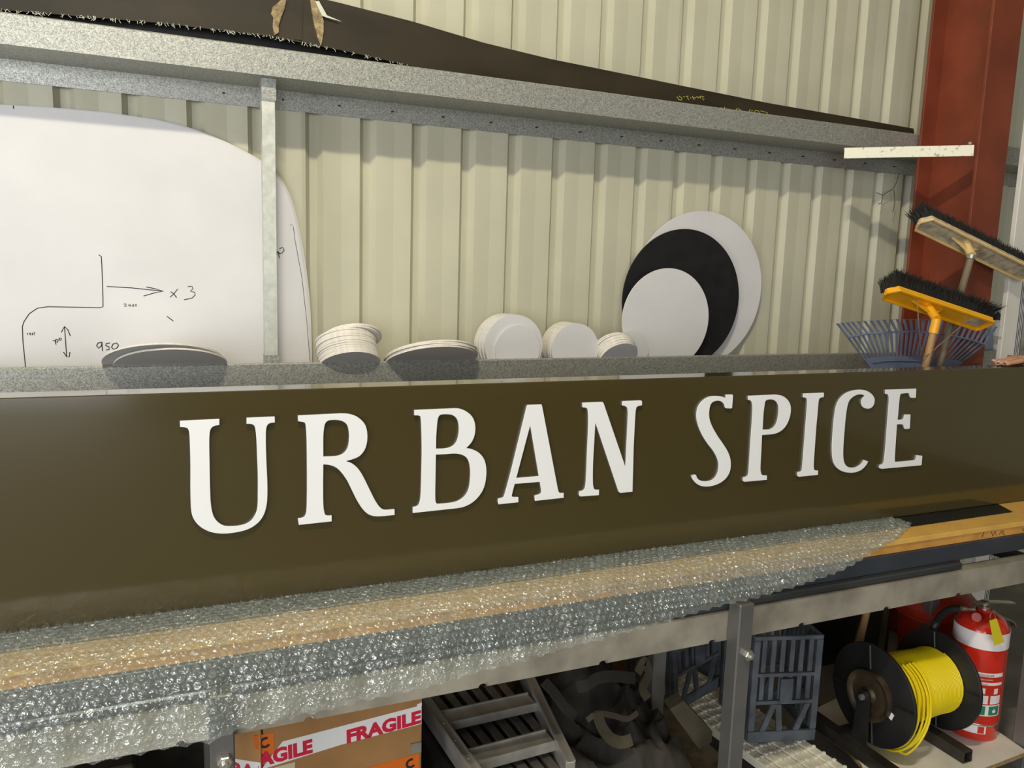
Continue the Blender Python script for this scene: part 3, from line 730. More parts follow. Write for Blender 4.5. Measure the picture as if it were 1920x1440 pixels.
# ------------------------------------------------------------------ bubble wrap
YWR = 1.618
low = [(-60, 1490), (0, 1468), (180, 1432), (300, 1408), (392, 1392), (445, 1373), (600, 1336), (800, 1292), (1000, 1238), (1200, 1186), (1360, 1140, 1.628), (1415, 1127, 1.632), (1500, 1101, 1.642), (1575, 1075, 1.655), (1612, 1056, 1.668), (1642, 1036, 1.69)]
lowP = [(p.x, p.z) for p in (at(q[0], q[1], Y=q[2] if len(q) > 2 else YWR) for q in low)]
lowP[0] = (-0.9, lowP[1][1] - 0.02)
xe = [at(1690, 978, Z=mdf_top + 0.004)[0], at(1672, 1005, Z=mdf_top)[0], at(1648, 1030, Y=YM - .01)[0], lowP[-1][0]]
zlip = mdf_top + 0.004
# cross-section path (Y, Z) from under the sign, over the edge, hanging down
pathp = [(1.905, zlip - 0.0015), (1.86, zlip + 0.001), (1.80, zlip + 0.003), (1.755, zlip + 0.002), (1.730, zlip - 0.001), (1.708, zlip - 0.010), (1.680, zlip - 0.028), (1.652, zlip - 0.062), (1.632, zlip - 0.11), (1.622, zlip - 0.17), (YWR, zlip - 0.25), (YWR, zlip - 0.70)]
cum = [0]
for (a0, b0), (a1, b1_) in zip(pathp, pathp[1:]): cum.append(cum[-1] + math.hypot(a1 - a0, b1_ - b0))
def wpath(t):
    for i in range(len(cum) - 1):
        if t <= cum[i + 1] or i == len(cum) - 2:
            k = (t - cum[i]) / (cum[i + 1] - cum[i])
            y = pathp[i][0] + (pathp[i + 1][0] - pathp[i][0]) * k
            z = pathp[i][1] + (pathp[i + 1][1] - pathp[i][1]) * k
            return y, z
def interp(tab, x):
    if x <= tab[0][0]: return tab[0][1]
    for (xa, ya), (xb, yb) in zip(tab, tab[1:]):
        if x <= xb: return ya + (yb - ya) * (x - xa) / (xb - xa)
    return tab[-1][1]
def t_of_z(z): return cum[10] + (pathp[10][1] - z) if z < pathp[10][1] else max(cum[4], interp(sorted([(pz, c) for (py_, pz), c in zip(pathp[4:11], cum[4:11])]), z))
tl = [(x, t_of_z(z)) for x, z in lowP] + [(xe[1], cum[4]), (xe[0], cum[2] - 0.01), (xe[0] + 0.02, 0.0)]
tl = sorted(tl)
def rip(x): return 0.004 * math.sin(x * 37) * math.sin(x * 11 + 1) + 0.003 * math.sin(x * 90 + 2)
def wrap_pt(x, t, h=0.0):
    y, z = wpath(t)
    y2, z2 = wpath(t + 0.004); 
    dy, dz = y2 - y, z2 - z; l = math.hypot(dy, dz) or 1
    ny, nz = dz / l, -dy / l                 # outward normal (towards viewer / up)
    if ny > 0.3: ny, nz = -ny, -nz
    wv = (rip(x) * min(1, max(0, (t - cum[5]) / 0.15))) + 0.0015 * math.sin(x * 60 + t * 40) * min(1, max(0, (t - 0.02) / .1))
    return V(x, y + ny * (h + wv), z + nz * (h + wv) + (0.0012 if t < cum[4] else 0))
wrap = thing('bubble_wrap', 'clear bubble wrap sheet draped over the bench edge', 'bubble wrap', (0.8, 1.75, mdf_top))
xw1 = xe[0]
vs, fs = [], []
xs = [-0.9 + i * 0.014 for i in range(int((xw1 + 0.9) / 0.014) + 2)]
NT = 30
for x in xs:
    tm = max(0.004, interp(tl, min(x, xw1 + .019)))
    tm += 0.004 * math.sin(x * 150) 
    for k in range(NT + 1): vs.append(wrap_pt(x, max(0.0, tm) * k / NT))
n = NT + 1
for i in range(len(xs) - 1):
    for k in range(NT): fs.append([i * n + k, i * n + k + 1, (i + 1) * n + k + 1, (i + 1) * n + k])
fo = obj('film', vs, fs, M['film'], wrap, smooth=True)
# bubbles
P = 0.0205
vs, fs = [], []
row = 0; t = 0.012
while t < 0.75:
    x = -0.55 + (P / 2 if row % 2 else 0)
    while x < xw1 + .01:
        if t < interp(tl, x) - 0.009:
            r0 = 0.0092 * R.uniform(.93, 1.05); hh = R.uniform(0.003, 0.0052); tx, tt = R.uniform(-.0012, .0012), R.uniform(-.0012, .0012)
            b0 = len(vs); NS = 12
            for (rr, h_) in ((1.0, 0.0), (0.97, 0.55), (0.80, 0.92), (0.42, 1.0)):
                for k in range(NS):
                    a_ = 2 * math.pi * k / NS
                    dx, dt = r0 * rr * math.cos(a_), r0 * rr * math.sin(a_)
                    q = hh * h_ + ((tx * math.cos(a_) + tt * math.sin(a_)) * rr + R.uniform(-.0007, .0007)) * (1 if h_ > .5 else 0)
                    vs.append(wrap_pt(x + dx, max(0.001, t + dt), 0.0004 + q))
            vs.append(wrap_pt(x, t, 0.0004 + hh * R.uniform(.8, 1.05)))
            for ring in range(3):
                for k in range(NS): fs.append([b0 + ring * NS + k, b0 + ring * NS + (k + 1) % NS, b0 + (ring + 1) * NS + (k + 1) % NS, b0 + (ring + 1) * NS + k])
            for k in range(NS): fs.append([b0 + 3 * NS + k, b0 + 3 * NS + (k + 1) % NS, b0 + 4 * NS])
        x += P
    row += 1; t += P * 0.866
bo = obj('bubbles', vs, fs, None, wrap, smooth=True, mats=[M['bubble'], M['bubble_rim']], fm=[1 if i % 48 < 12 else 0 for i in range(len(fs))]); bo['kind'] = 'stuff'
for p in bo.data.polygons: p.use_smooth = True

# ================================================================== UNDER THE BENCH
ZM = 0.090          # top of the low melamine shelf
c1 = at(1926, 1409, Z=ZM); c2 = at(1855, 1360, Z=ZM)
e = (c2 - c1).normalized()
c0 = at(1690, 1486, Z=ZM)
poly = [(c1.x, c1.y), (c1.x + e.x * 0.50, c1.y + e.y * 0.50), (1.92, 2.35), (1.92, 1.66), (c0.x, c0.y)]
f1 = at(1846, 1440, Z=ZM)
poly = [(c1.x, c1.y), (c1.x + e.x * 0.62, c1.y + e.y * 0.62), (2.20, 2.10), (2.10, 1.78), (f1.x - (c1.x - f1.x) * 2.2, f1.y - (c1.y - f1.y) * 2.2)]
g = prism(poly, lambda p: V(p[0], p[1], ZM - 0.016), lambda p: V(p[0], p[1], ZM))
o = obj('melamine_shelf', *g, None, None, mats=[M['melamine'], M['chip_edge']], fm=[0, 0] + [1] * len(poly))
tag(o, 'white melamine board lying low under the bench below the extinguisher', 'board')
for x in (2.22, 2.62):
    tag(obj('timber_bearer', *boxg(x, x + 0.06, 1.80, 2.25, 0, ZM - 0.0165, 0.002), M['wood2']), 'short timber bearer under the %s end of the melamine board' % ('left' if x < 2.4 else 'right'), 'timber')

# fire extinguisher
EC = V(2.655, 1.80, ZM); ER = 0.088
ext = thing('fire_extinguisher', 'red fire extinguisher with a white band and yellow tag', 'extinguisher', tuple(EC))
obj('cylinder', *lathe([(0.080, 0), (0.086, 0.004), (0.086, 0.058), (0.0885, 0.064), (ER, 0.070), (ER, 0.385), (0.084, 0.408), (0.070, 0.432), (0.045, 0.450), (0.026, 0.456), (0.026, 0.464)], 48, TR(EC)), M['ext_red'], ext, smooth=True)
obj('base_ring', *lathe([(0.0885, 0.059), (0.0895, 0.062), (0.0885, 0.066)], 48, TR(EC), cap=False), M['chrome'], ext, smooth=True)
def cyl_patch(name, a0, a1, z0, z1, m, parent, r=ER, n=14, label=None):
    vs = []
    for k in range(n + 1):
        a_ = math.radians(a0 + (a1 - a0) * k / n)
        for rr in (r, r + 0.0006):
            for z in (z0, z1): vs.append(EC + V(rr * math.cos(a_), rr * math.sin(a_), z))
    fs = []
    for k in range(n):
        b = k * 4; c = b + 4
        fs += [[b + 2, c + 2, c + 3, b + 3], [b, b + 1, c + 1, c], [b, c, c + 2, b + 2], [b + 1, b + 3, c + 3, c + 1]]
    fs += [[0, 2, 3, 1], [n * 4, n * 4 + 1, n * 4 + 3, n * 4 + 2]]
    o = obj(name, vs, fs, m, parent, smooth=True)
    if label: o['label'] = label
    return o
zz = lambda y: at(1825, y, Y=1.725)[2] - ZM
cyl_patch('white_band', 0, 360, zz(1229), zz(1199), M['ext_white'], ext, ER + 0.0002, 48)
CA = math.degrees(math.atan2(-EC.y, -EC.x))            # towards the camera
def lab(name, a0, a1, y1, y0, m, r=ER + 0.0004): return cyl_patch(name, CA + a0, CA + a1, zz(y1), zz(y0), m, ext, r, 8)
def flame(a_c, y, sz):
    shp = [(-.55, -.9), (.45, -.9), (.85, -.3), (.55, .2), (.45, -.15), (.2, .5), (-.05, 1.0), (-.15, .35), (-.5, .0), (-.45, .45), (-.9, -.2)]
    r_ = ER + 0.002; zc = zz(y)
    f0 = lambda p, q: EC + V((r_ + q) * math.cos(math.radians(CA + a_c) + p[0] * sz / r_), (r_ + q) * math.sin(math.radians(CA + a_c) + p[0] * sz / r_), zc + p[1] * sz)
    obj('flame_mark', *prism(shp, lambda p: f0(p, 0), lambda p: f0(p, 0.0006)), M['ext_white'], ext)
lab('instruction_label', -6, 66, 1353, 1268, M['ext_red'], ER + 0.0002)
lab('label_strip', -2, 62, 1277, 1270, M['ext_white'])
lab('label_strip', 2, 62, 1292, 1287, M['ext_white'])
lab('label_panel', 4, 30, 1326, 1311, M['ext_white'])
lab('label_panel', 35, 62, 1326, 1311, M['ext_white'])
lab('label_frame', -3, 64, 1348, 1328, M['ext_white'])
for a0, a1 in ((-1, 26), (34, 60)):
    lab('green_panel', a0, a1, 1346, 1330, M['green'], ER + 0.0012)
    flame(a0 + 13, 1338, 0.0085)
for a0, a1 in ((6, 28), (36, 60)):
    lab('hand_mark', a0 + 6, a0 + 16, 1308, 1298, M['ext_white'])
lab('service_label', -40, 34, 1381, 1366, M['ext_white'], 0.0868)
lab('service_square', 16, 30, 1380, 1368, M['ext_red'], 0.0876)
lab('service_logo', -34, -22, 1379, 1370, M['ink'], 0.0876)
def cyl_text(s, size, a0, z, m, r, sx=1.0):
    v, f = text_mesh(s, size, 0.0003, 0.0, sx)
    vs = []
    for p in v:
        a_ = math.radians(CA + a0) + p.x / r
        vs.append(EC + V((r + p.z) * math.cos(a_), (r + p.z) * math.sin(a_), z + p.y))
    o = obj('label_text', vs, f, m, ext); o['kind'] = 'stuff'
cyl_text('TINGUISHER', 0.0105, 0, zz(1277) + 0.0020, M['ink'], ER + 0.0014, 1.0)
cyl_text('ABE STORED PRESSURE', 0.0060, 0, zz(1283), M['ext_white'], ER + 0.0014, 0.9)
cyl_text('ACTIONS', 0.0072, 4, zz(1292) + 0.0010, M['redink'], ER + 0.0014, 1.1)
# valve, handles, gauge, hose, tag
Zv = EC.z + 0.464
obj('valve_block', *lathe([(0.020, 0), (0.020, 0.010), (0.014, 0.013), (0.014, 0.026), (0.010, 0.028)], 20, TR((EC.x, EC.y, Zv))), M['chrome'], ext, smooth=True)
gp = at(1831, 1157, Y=1.775)
obj('pressure_gauge', *lathe([(0.0, 0.012), (0.015, 0.012), (0.017, 0.010), (0.017, 0.0), (0.010, -0.004)], 24, TR(gp, rot_to((-gp.x, -gp.y, 0.9)))), M['red_plastic'], ext, smooth=True)
def bar(name, pts, wdt, th, m, parent):
    """flat bent strip following pts, wide across the view"""
    pts = [Vector(p) for p in pts]
    vs, fs = [], []
    for i, p in enumerate(pts):
        d = (pts[min(i + 1, len(pts) - 1)] - pts[max(0, i - 1)]).normalized()
        side = V(0, 1, 0); side = (side - d * side.dot(d)).normalized(); nn = d.cross(side)
        for a_, b_ in ((-1, -1), (1, -1), (1, 1), (-1, 1)): vs.append(p + side * wdt / 2 * a_ + nn * th / 2 * b_)
    for i in range(len(pts) - 1):
        for k in range(4): fs.append([i * 4 + k, i * 4 + (k + 1) % 4, i * 4 + 4 + (k + 1) % 4, i * 4 + 4 + k])
    fs += [[3, 2, 1, 0], [len(vs) - 4, len(vs) - 3, len(vs) - 2, len(vs) - 1]]
    return obj(name, vs, fs, m, parent)
bar('carry_handle', [at(x, y, Y=1.80) for x, y in ((1822, 1138), (1826, 1131), (1850, 1128), (1880, 1129), (1900, 1130))], 0.022, 0.005, M['chrome'], ext)
bar('squeeze_lever', [at(x, y, Y=1.80) for x, y in ((1838, 1138), (1856, 1146), (1880, 1157), (1896, 1164), (1901, 1173))], 0.020, 0.006, M['chrome'], ext)
obj('hose_nipple', *tube([at(1802, 1141, Y=1.80), at(1826, 1144, Y=1.80)], 0.0075, 12), M['chrome'], ext, smooth=True)
hp = spline([(1803, 1141), (1785, 1142, 1), (1770, 1149, 1), (1757, 1164, 1), (1749, 1184, 1), (1745, 1210, 1), (1744, 1240)], 4)
hp = hp[:next(i for i, p in enumerate(hp) if (p - Vector((1744, 1240))).length < .01) + 1]
obj('hose', *tube([at(p.x, p.y, Y=1.80 + 0.09 * min(1, i / 12)) for i, p in enumerate(hp)], 0.0125, 14), M['hose'], ext, smooth=True)
tg = [at(x, y, Y=1.69) for x, y in ((1855, 1164), (1869, 1160), (1883, 1204), (1864, 1211))]
to_ = V(0.002, 0.0016, 0)
to = obj('service_tag', [p for p in tg] + [p + to_ for p in tg], [[0, 1, 2, 3], [7, 6, 5, 4], [0, 4, 5, 1], [1, 5, 6, 2], [2, 6, 7, 3], [3, 7, 4, 0]], M['tag'], ext)
obj('tag_ring', *tube([at(1861 + 5 * math.cos(a_), 1157 + 8 * math.sin(a_), Y=1.695) for a_ in [i * math.pi / 6 for i in range(12)]], 0.0012, 5, closed=True), M['wire'], ext)

# red tub behind the extinguisher
rb = at(1765, 1165, Y=2.12)
tub = thing('red_tub', 'red plastic tub with a lid behind the extinguisher', 'tub', (rb.x, 2.14, 0))
rt_ = at(1765, 1152, Y=2.05)[2]
obj('body', *lathe([(0.115, 0), (0.155, rt_ - 0.005), (0.150, rt_ - 0.004), (0.11, 0.01)], 36, TR((rb.x, 2.14, 0.0)), cap=False), M['red_plastic'], tub, smooth=True)
obj('lid', *lathe([(0.164, rt_ - 0.03), (0.167, rt_), (0.160, rt_ + 0.004), (0.12, rt_ + 0.045), (0.06, rt_ + 0.06), (0.0, rt_ + 0.062)], 36, TR((rb.x, 2.14, 0.0)), cap=False), M['red_plastic'], tub, smooth=True)
obj('rim', *lathe([(0.156, rt_ - 0.045), (0.166, rt_ - 0.042), (0.166, rt_ - 0.031), (0.156, rt_ - 0.031)], 36, TR((rb.x, 2.14, 0.0)), cap=False), M['red_plastic'], tub, smooth=True)

# cord reel on its stand
RCx0, RCx1, RCy, RCz, RR = 2.18, 2.49, 1.83, 0.300, 0.174
AX = Matrix.Rotation(math.radians(90), 4, 'Y')
reel = thing('cord_reel', 'black plastic reel wound with bright yellow cord', 'reel', (2.335, RCy, RCz))
for s, x in ((-1, RCx0), (1, RCx1)):
    fl = obj('flange', *lathe([(0.02, -0.006), (RR - 0.004, -0.006), (RR, -0.004), (RR, 0.004), (RR - 0.004, 0.006), (0.02, 0.006)], 64, TR((x, RCy, RCz), AX)), M['reel'], reel, smooth=True)
    for k in range(4):
        a_ = math.radians(8 + k * 90)
        d = V(0, math.sin(a_), math.cos(a_)); q = V(x - 0.008, RCy, RCz)
        obj('flange_rib', *tube([q + d * 0.088, q + d * (RR - 0.004)], 0.0035, 4), M['reel'], fl)
obj('hub_disc', *lathe([(0.0, -0.020), (0.020, -0.022), (0.030, -0.013), (0.070, -0.012), (0.080, -0.020), (0.087, -0.022), (0.088, -0.010), (0.088, 0.0)], 48, TR((RCx0 - 0.0065, RCy, RCz), AX), cap=False), M['rust'], reel, smooth=True)
obj('axle', *tube([(RCx0 - 0.055, RCy, RCz), (RCx1 + 0.05, RCy, RCz)], 0.0055, 12), M['zinc'], reel)
obj('axle_nut', *lathe([(0.011, 0), (0.011, 0.010), (0.006, 0.011)], 6, TR((RCx0 - 0.046, RCy, RCz), RY(-90))), M['zinc'], reel)
sq = at(1669, 1341, X=RCx0 - 0.0072)
obj('white_sticker', *xf(boxg(-0.0006, 0.0006, -0.012, 0.012, -0.012, 0.012), TR(sq, RX(20))), M['tape'], reel)
# windings: one continuous cord laid in layers, then loose loops hanging off
pts = []
RD = 0.112; turns = 44
for i in range(turns * 28):
    f_ = i / (turns * 28); a_ = i / 28 * 2 * math.pi
    x = RCx0 + 0.012 + (RCx1 - RCx0 - 0.024) * f_
    r_ = RD * (1 - 0.10 * max(0, (0.35 - f_)) - 0.02 * math.sin(f_ * 9))
    pts.append(V(x, RCy + r_ * math.sin(a_), RCz + r_ * math.cos(a_)))
obj('drum', *lathe([(RD - 0.005, 0.0), (RD - 0.005, RCx1 - RCx0 - 0.014)], 40, TR((RCx0 + 0.007, RCy, RCz), AX)), M['cord'], reel, smooth=True)
obj('cord_winding', *tube(pts, 0.0038, 6), M['cord'], reel, smooth=True)
for k in range(6):
    x0 = RCx0 + 0.050 + k * 0.017; drop = 0.030 + 0.016 * (k % 3) + 0.007 * k; pts = []
    for i in range(41):
        a_ = math.pi * (0.10 + 1.55 * i / 40) * -1
        s_ = max(0, -math.cos(a_)) 
        rr = RD + 0.005 + 0.003 * (k % 2)
        yy = RCy + rr * math.sin(a_) * 1.0
        zz_ = RCz + rr * math.cos(a_) - drop * s_ ** 1.5
        pts.append(V(x0 + 0.012 * math.sin(a_ * 0.5 + k) - (0.02 + 0.010 * k) * s_ ** 2, yy - 0.006 - 0.035 * s_ * max(0, -math.sin(a_)) - 0.02 * s_ ** 3, max(zz_, ZM + 0.010 + 0.003 * k)))
    obj('loose_loop', *tube(pts, 0.0038, 7), M['cord'], reel, smooth=True)
stand = thing('reel_stand', 'dark steel stand carrying the yellow cord reel', 'stand', (2.335, RCy, ZM))
FZ = 0.042
def rhs(x0, x1, y0, y1, z0, along):
    t = 0.004
    if along == 'Y':
        P_ = [(x0, z0), (x1, z0), (x1, z0 + FZ), (x0, z0 + FZ)]; I_ = [(x0 + t, z0 + t), (x1 - t, z0 + t), (x1 - t, z0 + FZ - t), (x0 + t, z0 + FZ - t)]
        mk = lambda p, y: V(p[0], y, p[1]); a_, b_ = y0, y1
    else:
        P_ = [(y0, z0), (y1, z0), (y1, z0 + FZ), (y0, z0 + FZ)]; I_ = [(y0 + t, z0 + t), (y1 - t, z0 + t), (y1 - t, z0 + FZ - t), (y0 + t, z0 + FZ - t)]
        mk = lambda p, x: V(x, p[0], p[1]); a_, b_ = x0, x1
    vs = [mk(p, a_) for p in P_] + [mk(p, b_) for p in P_] + [mk(p, a_) for p in I_] + [mk(p, b_) for p in I_]
    fs = []
    for k in range(4):
        j = (k + 1) % 4
        fs += [[k, j, 4 + j, 4 + k], [8 + k, 12 + k, 12 + j, 8 + j], [k, 8 + k, 8 + j, j], [4 + k, 4 + j, 12 + j, 12 + k]]
    return vs, fs
XL = RCx0 - 0.052; XR = at(1835, 1412, Z=ZM + FZ)[0] - 0.045
obj('foot', *rhs(XL - 0.021, XL + 0.021, 1.60, 2.08, ZM + 0.0005, 'Y'), M['dark_steel'], stand)
obj('foot', *rhs(XR, XR + 0.042, at(1830, 1400, Z=ZM + FZ)[1] - 0.01, 2.08, ZM + 0.0005, 'Y'), M['dark_steel'], stand)
obj('cross_tube', *rhs(XL + 0.0215, XR - 0.0005, 1.89, 1.93, ZM + 0.0005, 'X'), M['dark_steel'], stand)
for x, s in ((RCx0 - 0.044, 1), (RCx1 + 0.026, 1)):
    up = [(RCy - 0.024, RCz + 0.012), (RCy - 0.012, RCz + 0.024), (RCy + 0.012, RCz + 0.024), (RCy + 0.024, RCz + 0.012), (RCy + 0.032, ZM + FZ + .001), (RCy - 0.032, ZM + FZ + .001)]
    obj('upright', *prism(up, lambda p: V(x, p[0], p[1]), lambda p: V(x + 0.006, p[0], p[1])), M['reel'], stand)

# ivory ribbed treads stacked on the floor board
zt = 0.115
tr_ = at(1500, 1415, Z=zt)
q1 = at(1588, 1440, Z=zt); 
tread = thing('plastic_tread', 'ivory plastic grating slats lying in front of the grey crate', 'grating', (tr_.x, 1.95, 0.06))
dirv = V(-0.10, 1.0, 0).normalized(); sid = V(1, 0.10, 0).normalized()
o0 = at(1592, 1440, Z=zt) - dirv * 0.10
for k in range(6):
    w_ = 0.036
    b0 = o0 - sid * (k + 1) * (w_ + 0.004)
    zk = zt - 0.004 * (k % 2)
    T = plane_frame((b0.x, b0.y, zk - 0.03), sid, dirv)
    sl = obj('slat', *xf(boxg(0, w_, 0, 0.85, 0, 0.03, 0.002), T), M['tread'], tread)
    lug = []
    for i in range(20):
        for xo in (0.002, w_ - 0.012):
            lug.append(xf(boxg(xo, xo + 0.010, 0.02 + i * 0.042, 0.028 + i * 0.042, 0.0302, 0.036), T))
    lo = obj('lugs', *join(*lug), M['tread'], sl); lo['kind'] = 'stuff'
tag(obj('timber_block', *boxg(1.48, 1.70, 1.72, 2.55, 0, 0.0795, 0.003), M['wood2']), 'flat dark timber block under the ivory grating slats', 'timber')

# grey milk crates
def crate(label, T, w=0.27, dd=0.30, h=0.37):
    """open lattice crate standing on end: base at local z=0, front face at local y=0"""
    c = thing('milk_crate', label, 'crate', tuple(T.to_translation()), 'milk crates')
    t = 0.012
    def add(name, g): return obj(name, *xf(g, T), M['crate'], c)
    for x in (0, w - 0.022):
        for y in (0, dd - 0.022):
            add('corner_post', boxg(x, x + 0.022, y, y + 0.022, 0.042, h - 0.0155, 0.002))
    for z0, z1, ins in ((0.0, 0.040, 0.0), (h - 0.015, h, 0.0)):
        for b in ((0, w, 0, t), (0, w, dd - t, dd)): add('rim', boxg(b[0], b[1], b[2], b[3], z0, z1, 0.002))
        for b in ((0, t, t, dd - t), (w - t, w, t, dd - t)): add('rim', boxg(b[0], b[1], b[2], b[3], z0, z1, 0.002))
    for y in (0.002, dd - 0.012):
        for z in (h * 0.36, h * 0.62): add('cross_bar', boxg(0.022, w - 0.022, y, y + 0.009, z, z + 0.012))
        for k in range(6):
            x = 0.022 + (w - 0.044) * (k + 0.35) / 6
            add('bar', boxg(x, x + 0.016, y + 0.0095, y + 0.016, h * 0.36, h - 0.016))
        for k in range(3):
            xa = 0.022 + (w - 0.044) * (0.10 + k * 0.30); xb = xa + (0.035 if k % 2 == 0 else -0.01)
            add('strut', prism([(xa, 0.041), (xa + 0.020, 0.041), (xb + 0.020, h * 0.355), (xb, h * 0.355)], lambda p: V(p[0], y, p[1]), lambda p: V(p[0], y + 0.008, p[1])))
    add('name_plate', boxg(w * 0.42, w * 0.60, -0.002, 0.0015, h * 0.37, h * 0.60))
    for x in (0.002, w - 0.012):
        for k in range(7):
            y = 0.022 + (dd - 0.044) * (k + 0.3) / 7
            add('bar', boxg(x, x + 0.008, y, y + 0.016, 0.042, h - 0.016))
        add('cross_bar', boxg(x, x + 0.008, 0.022, dd - 0.022, h * 0.38, h * 0.41))
    return c
A = at(1401, 1394, Z=0.1225); B = at(1528, 1388, Z=0.1225)
dx = (B - A); ang = math.degrees(math.atan2(dx.y, dx.x))
crate('grey plastic milk crate standing on end right of the bench post', TR((A.x, A.y, 0.1225), RZ(ang)), w=dx.length, dd=0.26, h=0.385)
A2 = at(1246, 1345, Y=2.22)
crate('grey plastic milk crate tilted behind the bench post', TR((A2.x + .03, 2.20, 0.135), RZ(12), RY(-7)), w=0.27, dd=0.26, h=0.37)

# cardboard box with fragile tape
C0 = V(0.177, 1.800, 0.0); fd = V(0.997, 0.078, 0).normalized(); sd = V(-fd.y, fd.x, 0)
BH = H - 1.06; BW = 0.398
boxo = thing('cardboard_box', 'brown cardboard box sealed with red and white fragile tape', 'box', (C0.x + .2, C0.y + .15, 0))
TB = plane_frame(C0, fd, V(0, 0, 1))          # local x along face, y up, +z towards the viewer
def onface(g): return xf(g, TB)
obj('carton', *onface(boxg(0, BW, 0, BH, -0.34, 0, 0.002)), M['card'], boxo)
def facept(px, py):
    r = ray(px, py); nrm = -sd; t_ = (C0 - V(0, 0, H)).dot(nrm) / r.dot(nrm)
    p = V(0, 0, H) + r * t_ - C0
    return (p.dot(fd), p.z)
def facepoly(name, pts, m, h0, h1):
    return obj(name, *onface(prism([facept(*p) for p in pts], lambda p: V(p[0], p[1], h0), lambda p: V(p[0], p[1], h1))), m, boxo)
facepoly('tape', ((492, 1440), (530, 1390), (790, 1322), (790, 1357), (640, 1396), (492, 1442)), M['tape'], 0.0002, 0.0008)
tp = obj('tape_flap', *onface(prism([facept(*p) for p in ((781, 1320), (790, 1316), (790, 1322), (782, 1324))], lambda p: V(p[0], p[1], 0.001), lambda p: V(p[0], p[1], 0.003))), M['tape'], boxo)
tdir0 = facept(545, 1424); tdir1 = facept(745, 1368); tang = math.atan2(tdir1[1] - tdir0[1], tdir1[0] - tdir0[0])
def facetext(s, size, px, py, m, h, bold, sx, ang):
    v, f = text_mesh(s, size, 0.0004, bold, sx)
    x, z = facept(px, py)
    o = obj('tape_text', *onface(([Matrix.Rotation(ang, 3, 'Z') @ p + V(x, z, h) for p in v], f)), m, boxo)
    o['kind'] = 'stuff'; return o
facetext('AGILE', 0.047, 486, 1437, M['redink'], 0.0012, 0.0024, 1.0, tang)
facetext('FRAGILE', 0.047, 649, 1393, M['redink'], 0.0012, 0.0024, 1.12, tang)
facepoly('orange_sticker', ((476, 1380), (514, 1373), (514, 1412), (492, 1414), (477, 1400)), M['orange'], 0.0002, 0.0007)
facepoly('orange_sticker', ((686, 1440), (786, 1412), (786, 1446), (690, 1470)), M['orange'], 0.0002, 0.0007)
facepoly('paper_label', ((515, 1438), (553, 1428), (553, 1455), (515, 1465)), M['paper'], 0.0009, 0.0013)
facepoly('metal_corner', ((769, 1394), (789, 1390), (789, 1408), (770, 1412)), M['alu'], 0.001, 0.004)
def ringlogo(px, py, r, parent):
    x, z = facept(px, py); lp = []
    out = [(x + r * math.cos(a_), z + r * math.sin(a_)) for a_ in [math.radians(-300 + i * 11) for i in range(25)]]
    inn = [(x + r * .55 * math.cos(a_), z + r * .55 * math.sin(a_)) for a_ in [math.radians(-300 + i * 11) for i in range(25)]][::-1]
    obj('sticker_mark', *onface(prism(out + inn, lambda p: V(p[0], p[1], 0.0008), lambda p: V(p[0], p[1], 0.0013))), M['ink'], boxo)
ringlogo(497, 1392, 0.014, boxo); ringlogo(770, 1431, 0.014, boxo)
# opened side flap of the carton, taped too
fl_d = V(-0.83, 0.557, 0).normalized()
TF = plane_frame(C0 + V(-0.006, -0.004, 0), -fl_d, V(0, 0, 1))
obj('side_flap', *xf(boxg(-0.125, 0, 0, BH, -0.006, 0, 0.001), TF), M['card'], boxo)
z0 = at(470, 1437, Y=1.82)[2]
flt = obj('tape', *xf(boxg(-0.1245, -0.0005, z0 - 0.028, z0 + 0.020, 0.0003, 0.0009), TF), M['tape'], boxo)
v, f = text_mesh('FRA', 0.046, 0.0004, 0.0024, 1.0)
o = obj('tape_text', *xf(([p + V(-0.098, z0 - 0.022, 0.0012) for p in v], f), TF), M['redink'], boxo); o['kind'] = 'stuff'
tag(obj('shade_filler', *boxg(-0.75, -0.10, 1.86, 2.05, 0, 0.56, 0.004), M['dark_steel']), 'added dark block standing for the shade under the left end of the bench', 'box')  # added filler: dark colour stands in for the shade here

# aluminium step ladder lying on a dark tub
tag(obj('storage_tub', *prism([(0.62, 1.72), (0.88, 1.72), (0.88, 2.35), (0.62, 2.35)], lambda p: V(p[0] * .96 + .03, p[1] * .98 + .04, 0), lambda p: V(p[0], p[1], 0.392)), M['reel']), 'low black tub that the aluminium ladder rests on', 'tub')
ZLa = 0.455
TLp, TRp, BRp, BLp = (at(x, y, Z=ZLa) for x, y in ((826, 1349), (1012, 1308), (1050, 1387), (884, 1431)))
lad = thing('step_ladder', 'folded aluminium step ladder lying beside the cardboard box', 'ladder', tuple((TLp + BRp) / 2))
def rail(name, p, q, w, h, m, ext0=0.0, ext1=0.0, lip=True):
    d = (q - p).normalized(); p = p - d * ext0; q = q + d * ext1; L_ = (q - p).length
    T = plane_frame(p, d, V(0, 0, 1).cross(d) if False else Vector((-d.y, d.x, 0)))
    g = boxg(0, L_, -w / 2, w / 2, -h, 0, 0.0015)
    if lip:
        g = join(g, boxg(0, L_, -w / 2, -w / 2 + 0.004, 0.0002, 0.005), boxg(0, L_, w / 2 - 0.004, w / 2, 0.0002, 0.005))
    return obj(name, *xf(g, T), m, lad)
rail('side_rail', TLp, BLp, 0.026, 0.055, M['alu'], 0.26, 0.10)
rail('side_rail', TRp, BRp, 0.026, 0.055, M['alu'], 0.26, 0.10)
dl = (TRp - TLp).normalized()
rail('tread', TLp + V(0, .02, -.012) + dl * .014, TRp + V(0, .02, -.012) - dl * .014, 0.065, 0.022, M['alu'])
rail('tread', BLp + V(0, .03, -.004) + dl * .014, BRp + V(0, .03, -.004) - dl * .014, 0.060, 0.026, M['alu'])
